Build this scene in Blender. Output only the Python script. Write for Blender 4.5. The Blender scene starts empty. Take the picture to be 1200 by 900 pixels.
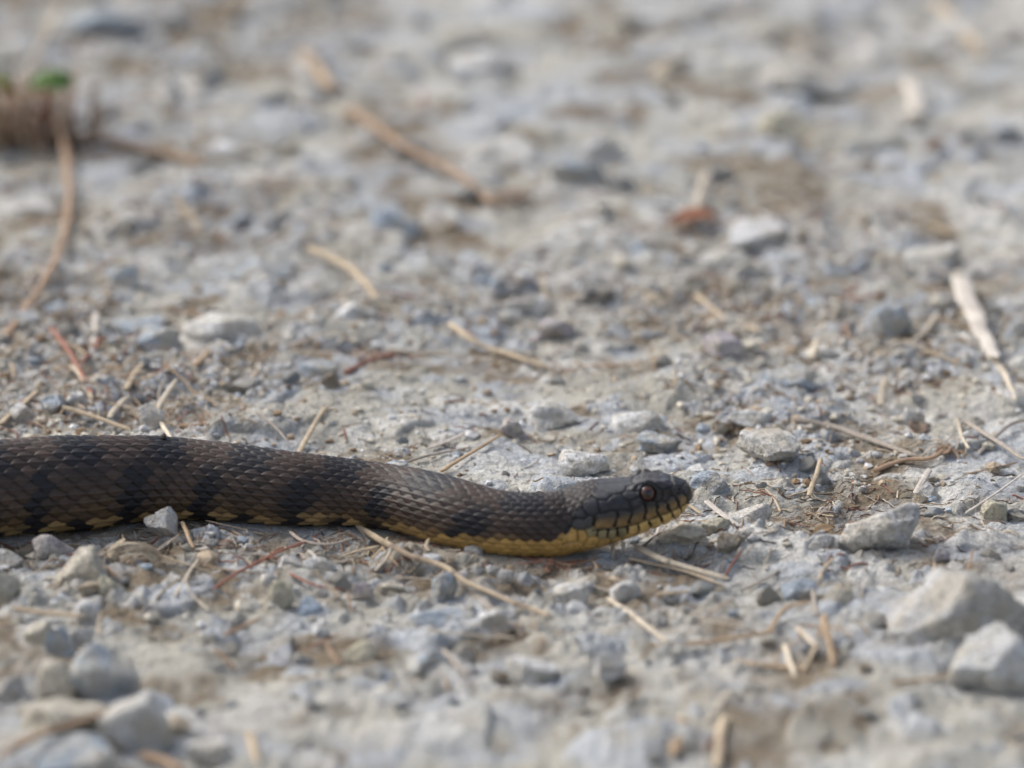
import bpy, math, random
import numpy as np
from mathutils import Vector, Matrix

random.seed(7)
RNG = np.random.default_rng(7)
SC = bpy.context.scene
COL = SC.collection

# ------------------------------------------------------------------ camera
PITCH = math.radians(17.0)
DIST = 1.95
F = 6000.0                                   # focal length in photo pixels (1200 wide)
CP, SP = math.cos(PITCH), math.sin(PITCH)
CAM = np.array([0.0, -DIST * CP, DIST * SP])
cam_d = bpy.data.cameras.new('camera')
cam_d.lens = 180; cam_d.sensor_width = 36
cam_d.clip_start = 0.05; cam_d.clip_end = 400
cam_d.dof.use_dof = True
cam_d.dof.focus_distance = 1.812
cam_d.dof.aperture_fstop = 6.2
cam = bpy.data.objects.new('camera', cam_d); COL.objects.link(cam)
cam.location = CAM; cam.rotation_euler = (math.radians(90) - PITCH, 0, 0)
SC.camera = cam

# ------------------------------------------------------------------ world, sun, exposure
SUN_EL, SUN_AZ = math.radians(44), math.radians(-58)      # azimuth from +Y, negative = from the tail side
world = bpy.data.worlds.new('World'); SC.world = world
world.use_nodes = True
wn = world.node_tree
bg = wn.nodes['Background']
sky = wn.nodes.new('ShaderNodeTexSky'); sky.sky_type = 'NISHITA'; sky.sun_disc = False
sky.sun_elevation = SUN_EL; sky.sun_rotation = SUN_AZ
sky.dust_density = 4.0; sky.air_density = 1.0; sky.ozone_density = 1.0
hs = wn.nodes.new('ShaderNodeHueSaturation'); hs.inputs['Saturation'].default_value = 0.6      # thin high cloud
wn.links.new(sky.outputs[0], hs.inputs['Color']); wn.links.new(hs.outputs[0], bg.inputs[0]); bg.inputs[1].default_value = 0.15
sun_d = bpy.data.lights.new('sun', 'SUN'); sun_d.energy = 1.5; sun_d.angle = math.radians(24); sun_d.color = (1.0, 0.97, 0.91)
sun = bpy.data.objects.new('sun', sun_d); COL.objects.link(sun)
sd = Vector((math.sin(SUN_AZ) * math.cos(SUN_EL), math.cos(SUN_AZ) * math.cos(SUN_EL), math.sin(SUN_EL)))
sun.rotation_euler = sd.to_track_quat('Z', 'Y').to_euler(); sun.location = (-0.6, 1.2, 1.5)
SC.view_settings.view_transform = 'Standard'; SC.view_settings.look = 'None'
SC.view_settings.gamma = 1.0; SC.view_settings.exposure = 0.52
SC.view_settings.use_curve_mapping = False
SC.render.engine = 'CYCLES'

# ------------------------------------------------------------------ maths helpers
def ray(px, py):
    return np.array([(px - 600) / F, CP + SP * (450 - py) / F, -SP + CP * (450 - py) / F])
def on_z(px, py, z):
    d = ray(px, py); t = (z - CAM[2]) / d[2]; return CAM + d * t
def on_y(px, py, y):
    d = ray(px, py); t = (y - CAM[1]) / d[1]; return CAM + d * t
def project(P):
    q = P - CAM
    dep = q[..., 1] * CP - q[..., 2] * SP
    up = q[..., 1] * SP + q[..., 2] * CP
    return 600 + F * q[..., 0] / dep, 450 - F * up / dep
def depth_of(P):
    q = P - CAM
    return q[..., 1] * CP - q[..., 2] * SP
def sstep(a, b, x):
    t = np.clip((x - a) / (b - a), 0, 1); return t * t * (3 - 2 * t)

_T = {}
def _tab(seed):
    if seed not in _T: _T[seed] = np.random.default_rng(1000 + seed).uniform(-1, 1, (256, 256))
    return _T[seed]
def vnoise(x, y, seed=0):
    T = _tab(seed); xi = np.floor(x).astype(np.int64); yi = np.floor(y).astype(np.int64)
    fx = x - xi; fy = y - yi
    fx = fx * fx * fx * (fx * (fx * 6 - 15) + 10); fy = fy * fy * fy * (fy * (fy * 6 - 15) + 10)
    x0 = xi & 255; x1 = (xi + 1) & 255; y0 = yi & 255; y1 = (yi + 1) & 255
    return (T[x0, y0] * (1 - fx) + T[x1, y0] * fx) * (1 - fy) + (T[x0, y1] * (1 - fx) + T[x1, y1] * fx) * fy
def fbm(x, y, seed=0, octaves=4, gain=0.5):
    a, s, n = 1.0, 0, 0
    for k in range(octaves):
        s = s + a * vnoise(x * 2 ** k + 17.3 * k, y * 2 ** k - 9.1 * k, seed + k); n += a; a *= gain
    return s / n
_T3 = np.random.default_rng(5).uniform(-1, 1, (64, 64, 64))
def vnoise3(p):
    i = np.floor(p).astype(np.int64); f = p - i; f = f * f * (3 - 2 * f)
    out = 0
    for a in (0, 1):
        for b in (0, 1):
            for c in (0, 1):
                w = (f[:, 0] if a else 1 - f[:, 0]) * (f[:, 1] if b else 1 - f[:, 1]) * (f[:, 2] if c else 1 - f[:, 2])
                out = out + w * _T3[(i[:, 0] + a) & 63, (i[:, 1] + b) & 63, (i[:, 2] + c) & 63]
    return out
def fbm3(p, octaves=3):
    s, a = 0, 1.0
    for k in range(octaves):
        s = s + a * vnoise3(p * 2 ** k + 7.7 * k); a *= 0.5
    return s
def domes(x, y, cell, seed, prob, r0, r1, power=2.0):
    """irregular bumps scattered one per cell: height 0..1 and the random number of the bump on top"""
    wx = x + 0.22 * cell * vnoise(x / cell * 2.3, y / cell * 2.3, seed + 40)
    wy = y + 0.22 * cell * vnoise(x / cell * 2.3, y / cell * 2.3, seed + 41)
    gx = wx / cell; gy = wy / cell
    ix = np.floor(gx).astype(np.int64); iy = np.floor(gy).astype(np.int64)
    best = np.zeros_like(x); bid = np.zeros_like(x)
    A, B, C, D, E = (_tab(seed + 50 + k) for k in range(5))
    for dx in (-1, 0, 1):
        for dy in (-1, 0, 1):
            cx = (ix + dx) & 255; cy = (iy + dy) & 255
            ok = (C[cx, cy] * .5 + .5) < prob
            jx = ix + dx + 0.5 + 0.42 * A[cx, cy]; jy = iy + dy + 0.5 + 0.42 * B[cx, cy]
            r = r0 + (r1 - r0) * (D[cx, cy] * .5 + .5)
            el = 1.0 + 0.35 * E[cx, cy]
            an = E[cx, cy] * 9.0 + A[cx, cy] * 3; ca, sa = np.cos(an), np.sin(an)
            u_ = ((gx - jx) * ca + (gy - jy) * sa) * el; v_ = (-(gx - jx) * sa + (gy - jy) * ca) / el
            d = np.maximum(np.maximum(np.abs(u_), np.abs(v_)), np.abs(u_ * .62 + v_ * .68) * 1.05) * 1.12 / r
            h = np.where(ok, np.clip(1 - d ** power, 0, 1) ** 0.6 * (0.5 + 0.5 * r / r1) * (1 + 0.45 * u_ / r), 0)
            m = h > best
            best = np.where(m, h, best); bid = np.where(m, E[cx, cy] * .5 + .5, bid)
    return best, bid

def new_mesh(name, V, Fc, colr=None, smooth=True):
    me = bpy.data.meshes.new(name)
    V = np.asarray(V, np.float32); Fc = np.asarray(Fc, np.int32)
    k = Fc.shape[1]
    me.vertices.add(len(V)); me.vertices.foreach_set('co', V.ravel())
    me.loops.add(Fc.size); me.loops.foreach_set('vertex_index', Fc.ravel())
    me.polygons.add(len(Fc)); me.polygons.foreach_set('loop_start', np.arange(0, Fc.size, k, dtype=np.int32))
    me.update(calc_edges=True)
    me.polygons.foreach_set('use_smooth', np.full(len(Fc), smooth))
    if colr is not None:
        at = me.color_attributes.new('tint', 'FLOAT_COLOR', 'POINT')
        c = np.ones((len(V), 4), np.float32); c[:, :3] = colr
        at.data.foreach_set('color', c.ravel())
    me.validate(); me.update()
    return me
def grid_faces(nr, nc, wrap=False):
    i = np.arange(nr - 1)[:, None]; j = np.arange(nc if wrap else nc - 1)[None, :]
    j2 = (j + 1) % nc
    a = i * nc + j; b = i * nc + j2; c = (i + 1) * nc + j2; d = (i + 1) * nc + j
    return np.stack([a, b, c, d], -1).reshape(-1, 4)
def add(name, me, mat=None, parent=None, label=None, cat=None, group=None, kind=None, loc=None):
    o = bpy.data.objects.new(name, me); COL.objects.link(o)
    if mat is not None and me is not None and len(me.materials) == 0: me.materials.append(mat)
    if parent is not None: o.parent = parent
    if label: o['label'] = label
    if cat: o['category'] = cat
    if group: o['group'] = group
    if kind: o['kind'] = kind
    if loc is not None: o.location = loc
    return o

# ------------------------------------------------------------------ materials
def material(name, rough=0.8, bump=((900, 0.0004),), speck=0.15, spec=0.35, scale=700, tint2=None, vary=0.0, coat=0.0, stretch=None):
    m = bpy.data.materials.new(name); m.use_nodes = True
    nt = m.node_tree; N = nt.nodes; L = nt.links
    b = N['Principled BSDF']
    b.inputs['Roughness'].default_value = rough
    b.inputs['Specular IOR Level'].default_value = spec
    if coat: b.inputs['Coat Weight'].default_value = coat; b.inputs['Coat Roughness'].default_value = 0.03
    at = N.new('ShaderNodeAttribute'); at.attribute_name = 'tint'
    tc = N.new('ShaderNodeTexCoord')
    src = tc.outputs['Object']
    if stretch:
        mp = N.new('ShaderNodeMapping'); mp.inputs['Scale'].default_value = stretch; L.new(src, mp.inputs[0]); src = mp.outputs[0]
    n1 = N.new('ShaderNodeTexNoise'); n1.inputs['Scale'].default_value = scale; n1.inputs['Detail'].default_value = 4; n1.inputs['Roughness'].default_value = 0.65
    L.new(src, n1.inputs['Vector'])
    mr = N.new('ShaderNodeMapRange'); mr.inputs[1].default_value = 0.3; mr.inputs[2].default_value = 0.7
    mr.inputs[3].default_value = 1 - speck; mr.inputs[4].default_value = 1 + speck
    L.new(n1.outputs[0], mr.inputs[0])
    mul = N.new('ShaderNodeVectorMath'); mul.operation = 'SCALE'
    L.new(at.outputs['Color'], mul.inputs[0]); L.new(mr.outputs[0], mul.inputs['Scale'])
    col_out = mul.outputs[0]
    if tint2:
        n2 = N.new('ShaderNodeTexNoise'); n2.inputs['Scale'].default_value = scale * 0.22; n2.inputs['Detail'].default_value = 3
        L.new(src, n2.inputs['Vector'])
        r2 = N.new('ShaderNodeMapRange'); r2.inputs[1].default_value = 0.48; r2.inputs[2].default_value = 0.66
        r2.inputs[3].default_value = 0; r2.inputs[4].default_value = tint2[1]
        L.new(n2.outputs[0], r2.inputs[0])
        mx = N.new('ShaderNodeMix'); mx.data_type = 'RGBA'; mx.inputs[7].default_value = (*tint2[0], 1)
        L.new(r2.outputs[0], mx.inputs[0]); L.new(col_out, mx.inputs[6]); col_out = mx.outputs[2]
    L.new(col_out, b.inputs['Base Color'])
    prev = None
    for sc_, dist in bump:
        nn = N.new('ShaderNodeTexNoise'); nn.inputs['Scale'].default_value = sc_; nn.inputs['Detail'].default_value = 5; nn.inputs['Roughness'].default_value = 0.6
        L.new(src, nn.inputs['Vector'])
        bp = N.new('ShaderNodeBump'); bp.inputs['Distance'].default_value = dist; bp.inputs['Strength'].default_value = 1.0
        L.new(nn.outputs[0], bp.inputs['Height'])
        if prev: L.new(prev.outputs[0], bp.inputs['Normal'])
        prev = bp
    if prev: L.new(prev.outputs[0], b.inputs['Normal'])
    return m
M_GROUND = material('dry_clay', 0.97, ((300, 0.0022), (1100, 0.0012)), 0.30, 0.1, 800)
M_STONE = material('limestone', 0.92, ((260, 0.0022), (1000, 0.0011)), 0.42, 0.15, 520, ((0.46, 0.41, 0.33), 0.6))
M_CRUMB = material('clay_crumb', 0.95, ((900, 0.0006),), 0.22, 0.15, 800)
M_STRAW = material('dry_straw', 0.65, ((1500, 0.00025),), 0.22, 0.3, 500)
M_SNAKE = material('snake_skin', 0.48, ((1400, 0.00012),), 0.22, 0.32, 1100)
M_EYE = material('snake_eye', 0.06, (), 0.18, 0.4, 1500, coat=0.5)
M_PLANT = material('plant_leaf', 0.6, ((500, 0.0003),), 0.2, 0.3, 200)

# ------------------------------------------------------------------ snake: outline read along the body (photo px)
TX = [-60, 0, 70, 187, 200, 280, 293, 387, 440, 480, 500, 540, 570, 600, 640, 660, 665, 682, 695, 707, 722, 737, 747, 753, 760, 773, 790, 803, 808, 810.5, 812]
TY = [525, 517, 511.5, 511.5, 513, 521.5, 524, 536, 543, 548.5, 553, 563, 573, 578, 578, 575, 572.5, 565.5, 562.5, 561, 560, 558.7, 556, 554.6, 554, 554.8, 558, 563.5, 568, 573, 579]
BX = [-60, 0, 47, 93, 140, 187, 233, 280, 340, 410, 457, 480, 510, 540, 580, 620, 640, 660, 690, 723, 757, 782, 796, 803, 808, 810.5, 812]
BY = [638, 629, 625, 622, 615, 610, 609, 612, 616.5, 616, 620, 624, 635, 643, 649.5, 652.5, 653, 651.5, 644, 635, 623, 613, 604, 597, 590.5, 585, 580]
LX = [-60, 0, 150, 300, 420, 520, 600, 660, 720, 812]            # scale length along the body, px
LY = [21.5, 21, 20.5, 18.5, 17, 15.5, 12.6, 10.6, 10.5, 10.5]
WX = [-60, 560, 620, 640, 660, 680, 700, 715, 730, 745, 760, 775, 785, 795, 803, 808, 810.5, 812]
WR = [1.02, 1.0, 0.98]                                           # body: half width / half height
WH = [None] * 3 + [36.5, 38, 40, 41.5, 40.5, 37, 33, 29.5, 26.5, 24, 20.5, 15.5, 10.5, 6.5, 1.0]

xs_frame = np.concatenate([np.arange(-30, 640, 1.15), np.arange(640, 800, 0.62), 800 + 12 * np.sin(np.linspace(0, 1, 30) * math.pi / 2)])
xs_frame[-1] = 811.9
NR = len(xs_frame); NC = 368                                       # rings, vertices round each ring
half = np.interp(xs_frame, BX, BY) * .5 - np.interp(xs_frame, TX, TY) * .5
ker = np.ones(15) / 15
def smooth_body(v, lim=650):
    p = np.pad(v, 25, mode='edge'); k = np.hanning(51); k /= k.sum()
    sm = np.convolve(p, k, 'valid'); w = sstep(lim - 30, lim + 10, xs_frame)
    return sm * (1 - w) + v * w
Tpx = smooth_body(np.interp(xs_frame, TX, TY)); Bpx = smooth_body(np.interp(xs_frame, BX, BY))
half = (Bpx - Tpx) / 2
Wpx = np.interp(xs_frame, WX[3:], WH[3:])
wb = sstep(590, 655, xs_frame)
Wpx = half * 1.0 * (1 - wb) + np.minimum(Wpx, 99) * wb
hw = sstep(655, 735, xs_frame)
n_top = 2.0 + 2.3 * hw - 0.9 * sstep(785, 811, xs_frame)
n_bot = 2.15 + 0.15 * hw
th = np.linspace(0, 2 * math.pi, NC, endpoint=False)              # 0 = towards the far side, pi/2 = top, pi = camera side
def sect(n, t):
    return np.sign(np.cos(t)) * np.abs(np.cos(t)) ** (2 / n), np.sign(np.sin(t)) * np.abs(np.sin(t)) ** (2 / n)
# ring centre, and heights so that the outline falls on Tpx and Bpx
cyp = (Tpx + Bpx) / 2
cyp = cyp + sstep(700, 760, xs_frame) * 3.0 * (1 - sstep(795, 812, xs_frame))
tt = np.linspace(0, math.pi, 181)
cent = np.zeros((NR, 3)); aup = np.zeros(NR); adn = np.zeros(NR); wid = np.zeros(NR)
ycur = 0.0
def solve_a(n, w, target, s):
    lo, hi = 0.0, target * 1.5 + 1e-6
    c, q = np.abs(np.cos(tt)) ** (2 / n) * np.sign(np.cos(tt)), np.abs(np.sin(tt)) ** (2 / n)
    for _ in range(24):
        m = (lo + hi) / 2
        if np.max(m * q * CP + w * c * SP) < target: lo = m
        else: hi = m
    return (lo + hi) / 2
i_head = int(np.argmin(np.abs(xs_frame - 662)))
Yh = None
for i in range(NR):
    x = xs_frame[i]; s = 1.80 / F
    for it in range(4):
        w = Wpx[i] * s
        au = solve_a(n_top[i], w, max((cyp[i] - Tpx[i]) * s, 2e-4), s); ad = solve_a(n_bot[i], w, max((Bpx[i] - cyp[i]) * s, 2e-4), s)
        if i <= i_head:
            p = on_z(x, cyp[i], ad - 0.0006)
        else:
            p = on_y(x, cyp[i], Yh + (x - xs_frame[i_head]) * 0.3e-3 * 0.03)
        s = depth_of(p) / F
    if i == i_head: Yh = p[1]
    cent[i] = p; aup[i] = au; adn[i] = ad; wid[i] = w
# blend the depth so that neck and head join without a kink
yy = cent[:, 1].copy(); k = np.hanning(101); k /= k.sum()
yy2 = np.convolve(np.pad(yy, 50, mode='reflect', reflect_type='odd'), k, 'valid')
bl = 1 - sstep(745, 775, xs_frame)
for i in range(NR):
    q = on_y(xs_frame[i], cyp[i], yy2[i] * bl[i] + yy[i] * (1 - bl[i])); cent[i] = q

# body going on out of the frame to the tail
ext = [cent[0]]
d0 = (cent[0] - cent[40]); ang = math.atan2(d0[1], d0[0]); step = 0.0017; L_EXT = 0.52
n_ext = int(L_EXT / step); ext_pts = []; p = cent[0].copy()
for k_ in range(n_ext):
    u = (k_ + 1) / n_ext
    ang -= step * (2.2 * math.sin(u * 7.5))
    p = p + np.array([math.cos(ang), math.sin(ang), 0]) * step
    ext_pts.append(p.copy())
ext_pts = np.array(ext_pts)[::-1]
u = np.linspace(1, 0, n_ext)
rt = (1 + 0.06 * np.sin(u * 3)) * (1 - sstep(0.35, 1.02, u)) ** 0.8 + 0.04
ea, ed, ew = aup[0] * rt, adn[0] * rt, wid[0] * rt
ext_pts[:, 2] = ed - 0.0006
C0 = np.vstack([ext_pts, cent]); AU = np.concatenate([ea, aup]); AD = np.concatenate([ed, adn]); WD = np.concatenate([ew, wid])
NT = np.concatenate([np.full(n_ext, 2.0), n_top]); NB = np.concatenate([np.full(n_ext, 2.15), n_bot])
seg = np.linalg.norm(np.diff(C0[:, :2], axis=0), axis=1)
XF = np.concatenate([xs_frame[0] - (np.cumsum(seg[:n_ext][::-1])[::-1]) / 0.303e-3, xs_frame])  # running px coordinate along the snake
NRT = len(C0)
SNAKE_PATH = C0[:, :2].copy(); SNAKE_R = WD.copy()

# ------------------------------------------------------------------ ground height
PTH = SNAKE_PATH[::6]; PTR = SNAKE_R[::6]
PZ = (C0[:, 2] - AD)[::6]
HERO_PITS = []
def litter_mask(x, y):
    """1 where the ground is rough and littered (tail side, edges), 0 on the smooth clay"""
    m = 0.36 + 0.9 * fbm(x * 9 + 3, y * 9, 11, 3)
    return np.clip(m + 0.55 * (1 - sstep(-0.15, 0.01, x)) + 0.25 * sstep(0.45, 0.75, y) - 0.12, 0, 1)
def ground_h(x, y, fine=True):
    x = np.asarray(x, float); y = np.asarray(y, float)
    m = litter_mask(x, y)
    h = 0.0042 * fbm(x * 7, y * 7, 1, 3) + 0.0045 * fbm(x * 26, y * 26, 4, 3)
    h = h + 0.0020 * (0.35 + 0.9 * m) * fbm(x * 80, y * 80, 8, 3)
    if fine:
        d, i_ = domes(x, y, 0.016, 3, 0.42, 0.22, 0.55, 3.0)
        far_ = 1 - 0.6 * sstep(0.12, 0.35, y)
        h = h + 0.0030 * far_ * d * (0.3 + 0.7 * m) * (1 + 0.5 * vnoise(x * 420, y * 420, 26))
        d3, i3 = domes(x, y, 0.036, 13, 0.5, 0.25, 0.6, 5.0)
        h = h + 0.0032 * d3 * (1 + 0.45 * fbm(x * 110, y * 110, 27, 3))
        rg = 1 - np.abs(fbm(x * 60, y * 60, 29, 4)) * 3.2
        h = h + 0.0008 * np.clip(rg, -0.6, 1) * (0.1 + 1.1 * m)
        d2, i2 = domes(x, y, 0.0062, 5, 0.6, 0.25, 0.5, 2.2)
        h = h + 0.0013 * far_ * d2 * np.clip(1.3 * m - 0.25, 0, 1)
        h = h + 0.0008 * fbm(x * 330, y * 330, 21, 2)
    # settle under the snake
    dm = np.full(x.shape, 9.0); 
    for (qx, qy), qr, qz in zip(PTH, PTR, PZ):
        if qz < 0.0006:
            dm = np.minimum(dm, np.sqrt((x - qx) ** 2 + (y - qy) ** 2) / max(qr, 0.003))
    w = 1 - sstep(0.75, 1.9, dm)
    h = h * (1 - w) + (0.0002 + 0.15 * h) * w
    return h
def px_ground(px, py, fine=True):
    p = on_z(px, py, 0.0)
    for _ in range(4):
        p = on_z(px, py, float(ground_h(np.array([p[0]]), np.array([p[1]]), fine)[0]))
    return p

def spaced(segs):
    out = [segs[0][0]]
    for a, b, s0, s1 in segs:
        x = a
        while x < b - 1e-9:
            t = (x - a) / (b - a); x += s0 + (s1 - s0) * t
            out.append(min(x, b))
    return np.array(out)
gx_pos = spaced([(0, .21, .00066, .00068), (.21, .32, .00068, .004), (.32, 1.0, .004, .05), (1.0, 60, .05, 8)])
gx = np.concatenate([-gx_pos[::-1], gx_pos[1:]])
gy_up = spaced([(0.0, .13, .00085, .0010), (.13, .75, .0010, .0026), (.75, 1.3, .0026, .02), (1.3, 4, .02, .3), (4, 120, .3, 12)])
gy_dn = spaced([(0.0, .20, .00085, .0009), (.20, .33, .0009, .0018), (.33, .6, .0018, .02), (.6, 3.0, .02, .3), (3.0, 40, .3, 6)])
Y_OFF = -0.02
gy = np.concatenate([-gy_dn[::-1], gy_up[1:]]) + Y_OFF
GX, GY = np.meshgrid(gx, gy)
fx, fy = GX.ravel(), GY.ravel()
H = ground_h(fx, fy)
m = litter_mask(fx, fy)
d, i_ = domes(fx, fy, 0.016, 3, 0.42, 0.22, 0.55, 3.0)
d3, i3 = domes(fx, fy, 0.036, 13, 0.5, 0.25, 0.6, 5.0)
d2, i2 = domes(fx, fy, 0.0062, 5, 0.6, 0.25, 0.5, 2.2)
clay = np.array([0.455, 0.435, 0.38]); brown = np.array([0.20, 0.155, 0.105]); blue = np.array([0.43, 0.455, 0.485]); pale = np.array([0.60, 0.59, 0.56])
def mixc(a, b, w): return a + (b - a) * w[:, None]
gc = np.tile(clay, (len(fx), 1))
gc = mixc(gc, pale, np.clip(1.5 * fbm(fx * 30, fy * 30, 31, 3) + .15, 0, 1))
gc = mixc(gc, blue, np.clip(2.0 * fbm(fx * 17, fy * 9, 81, 3) - 0.15, 0, 0.7) * (0.3 + 0.7 * sstep(.1, .3, fy)))
gc = mixc(gc, brown, np.clip(2.4 * fbm(fx * 19 + 8, fy * 11, 85, 3) - 0.30, 0, 0.6) * (0.2 + 0.8 * sstep(.1, .3, fy)))
gc = mixc(gc, brown, np.clip(2.2 * fbm(fx * 40 + 5, fy * 30, 35, 4) + 0.75 * m - 0.16, 0, 0.9))
gc = mixc(gc, blue, np.clip(1.7 * fbm(fx * 45, fy * 45, 39, 3) - 0.1, 0, 0.75))
pc = np.where((i_ < .4)[:, None], blue, np.where((i_ < .6)[:, None], pale, clay * 0.8))
gc = gc + (pc - gc) * (sstep(0.15, 0.45, d) * 0.75)[:, None]
pc3 = np.where((i3 < .35)[:, None], blue * 1.12, np.where((i3 < .7)[:, None], pale, clay))
gc = gc + (pc3 - gc) * (sstep(0.1, 0.4, d3) * np.clip(0.65 + 0.8 * fbm(fx * 90, fy * 90, 46, 3), 0, 0.9))[:, None]
pc2 = np.where((i2 < .35)[:, None], blue * 0.9, np.where((i2 < .6)[:, None], pale, np.where((i2 < .8)[:, None], brown, clay)))
gc = gc + (pc2 - gc) * (sstep(0.2, 0.5, d2) * 0.6 * np.clip(1.3 * m - 0.2, 0, 1))[:, None]
gc *= (1 + 0.16 * fbm(fx * 250, fy * 250, 44, 2))[:, None]
me = new_mesh('ground', np.stack([fx, fy, H], 1), grid_faces(len(gy), len(gx)), np.clip(gc, 0.02, 0.9))
add('ground', me, M_GROUND, label='pale dry clay track with embedded gravel', kind='structure')

# ------------------------------------------------------------------ snake surface
TH = np.tile(th, (NRT, 1)); ct, st = np.cos(TH), np.sin(TH)
n_ = np.where(st >= 0, NT[:, None], NB[:, None])
lat = np.sign(ct) * np.abs(ct) ** (2 / n_) * WD[:, None]
ver = np.sign(st) * np.abs(st) ** (2 / n_) * np.where(st >= 0, AU[:, None], AD[:, None])
# even spacing round the ring
def resample(latr, verr):
    P = np.stack([latr, verr], 1); Pc = np.vstack([P, P[:1]])
    L = np.concatenate([[0], np.cumsum(np.linalg.norm(np.diff(Pc, axis=0), axis=1))])
    tq = np.linspace(0, L[-1], NC, endpoint=False)
    return np.interp(tq, L, Pc[:, 0]), np.interp(tq, L, Pc[:, 1])
# index 0 at the top middle, going over the camera side; symmetric
half_n = NC // 2
tdn = np.concatenate([np.linspace(math.pi / 2, 3 * math.pi / 2, 721)])
LAT = np.zeros((NRT, NC)); VER = np.zeros((NRT, NC))
for i in range(NRT):
    c_, s_ = np.cos(tdn), np.sin(tdn); nn = np.where(s_ >= 0, NT[i], NB[i])
    a = -np.abs(c_) ** (2 / nn) * WD[i]; b = np.sign(s_) * np.abs(s_) ** (2 / nn) * np.where(s_ >= 0, AU[i], AD[i])
    L = np.concatenate([[0], np.cumsum(np.hypot(np.diff(a), np.diff(b)))])
    q = np.linspace(0, L[-1], half_n + 1)
    a2 = np.interp(q, L, a); b2 = np.interp(q, L, b)
    LAT[i, :half_n + 1] = a2; VER[i, :half_n + 1] = b2
    LAT[i, half_n + 1:] = -a2[1:-1][::-1]; VER[i, half_n + 1:] = b2[1:-1][::-1]
tang = np.gradient(C0[:, :2], axis=0)
tk = np.hanning(61); tk /= tk.sum()
tang = np.stack([np.convolve(np.pad(tang[:, k] , 30, mode='edge'), tk, 'valid') for k in (0, 1)], 1)
tang /= np.linalg.norm(tang, axis=1)[:, None]
side = np.stack([-tang[:, 1], tang[:, 0]], 1)                       # towards the far side
POS = np.zeros((NRT, NC, 3))
POS[..., 0] = C0[:, 0, None] + side[:, 0, None] * LAT
POS[..., 1] = C0[:, 1, None] + side[:, 1, None] * LAT
POS[..., 2] = C0[:, 2, None] + VER
# normals of the smooth surface
dU = np.gradient(POS, axis=0); dV = np.roll(POS, -1, 1) - np.roll(POS, 1, 1)
NOR = np.cross(dV, dU); NOR /= np.maximum(np.linalg.norm(NOR, axis=2, keepdims=True), 1e-12)
outw = POS - C0[:, None, :]
if (NOR * outw).sum() < 0: NOR = -NOR
PXX, PXY = project(POS)
jj = np.arange(NC); TW = np.where(jj <= half_n, jj, NC - jj)       # camera-side twin column
TT = TW / half_n                                                   # 0 dorsal .. 1 ventral
SGN = np.where(jj <= half_n, -1, 1)
CX = PXX[:, TW]; CY = PXY[:, TW]                                   # chart: where the camera-side twin falls
# running scale coordinate
Lpx = np.interp(XF, LX, LY); dX = np.diff(XF, prepend=XF[0])
S = np.cumsum(dX / Lpx); S -= S[0]
ROWS = 17.0; RD = 13.5
R = (TT[None, :] * ROWS) * SGN[None, :]                            # signed row coordinate
Rg = np.tile(R, (NRT, 1)) if R.shape[0] == 1 else R
Sg = np.tile(S[:, None], (1, NC))
best = np.full((NRT, NC), -9.0); rid = np.zeros((NRT, NC)); sid = np.zeros((NRT, NC)); keel = np.zeros((NRT, NC))
r0 = np.round(Rg)
for dr in (-2, -1, 0, 1, 2):
    r = r0 + dr
    off = 0.5 * (np.mod(r, 2))
    s0 = np.round(Sg - off)
    for ds in (-1, 0, 1):
        sc_ = s0 + ds + off
        a = -(Sg - sc_)                                            # grows towards the tail
        b = Rg - r
        # leaf outline: rounded tip at the tail end
        wlim = np.where(a < 0.05, 1.0 * np.sqrt(np.clip(1 - ((a - 0.05) / 1.0) ** 2, 0, 1)), 1.02 * np.clip(1 - (np.clip(a - 0.05, 0, 1) / 0.68) ** 1.55, 0, 1) ** 0.8)
        inside = (np.abs(b) < wlim) & (np.abs(r) <= 13)
        edge = np.clip((wlim - np.abs(b)) / 0.30, 0, 1)
        hgt = 0.55 + 0.55 * a + 0.26 * np.sqrt(edge) - 0.38 * b * b - 0.35 * np.clip(a - 0.35, 0, 1) ** 2
        hgt = np.where(inside, hgt, -9)
        mk = hgt > best
        best = np.where(mk, hgt, best); rid = np.where(mk, r, rid); sid = np.where(mk, sc_, sid)
        keel = np.where(mk, np.exp(-(b / 0.10) ** 2) * sstep(-0.8, -0.3, a), keel)
# belly plates
vent = np.abs(Rg) > RD - 0.35
fr = np.mod(Sg + 0.25, 1.0)
vh = 0.25 + 0.75 * (1 - fr) - 0.0 - 0.5 * sstep(0.93, 1.0, fr)
vs = np.floor(Sg + 0.25)
use_v = vent & ((best < -5) | (np.abs(Rg) > RD))
best = np.where(use_v, vh, best); rid = np.where(use_v, 99, rid); sid = np.where(use_v, vs, sid); keel = np.where(use_v, 0, keel)
best = np.where(best < -5, 0.0, best)
amp = 0.00085 * np.interp(XF, [-2000, 0, 600, 700], [1.2, 1.1, 0.85, 0.85])[:, None]
disp_l = amp * (best - 0.6) + amp * 0.24 * keel * (1 - sstep(620, 690, XF)[:, None])

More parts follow.
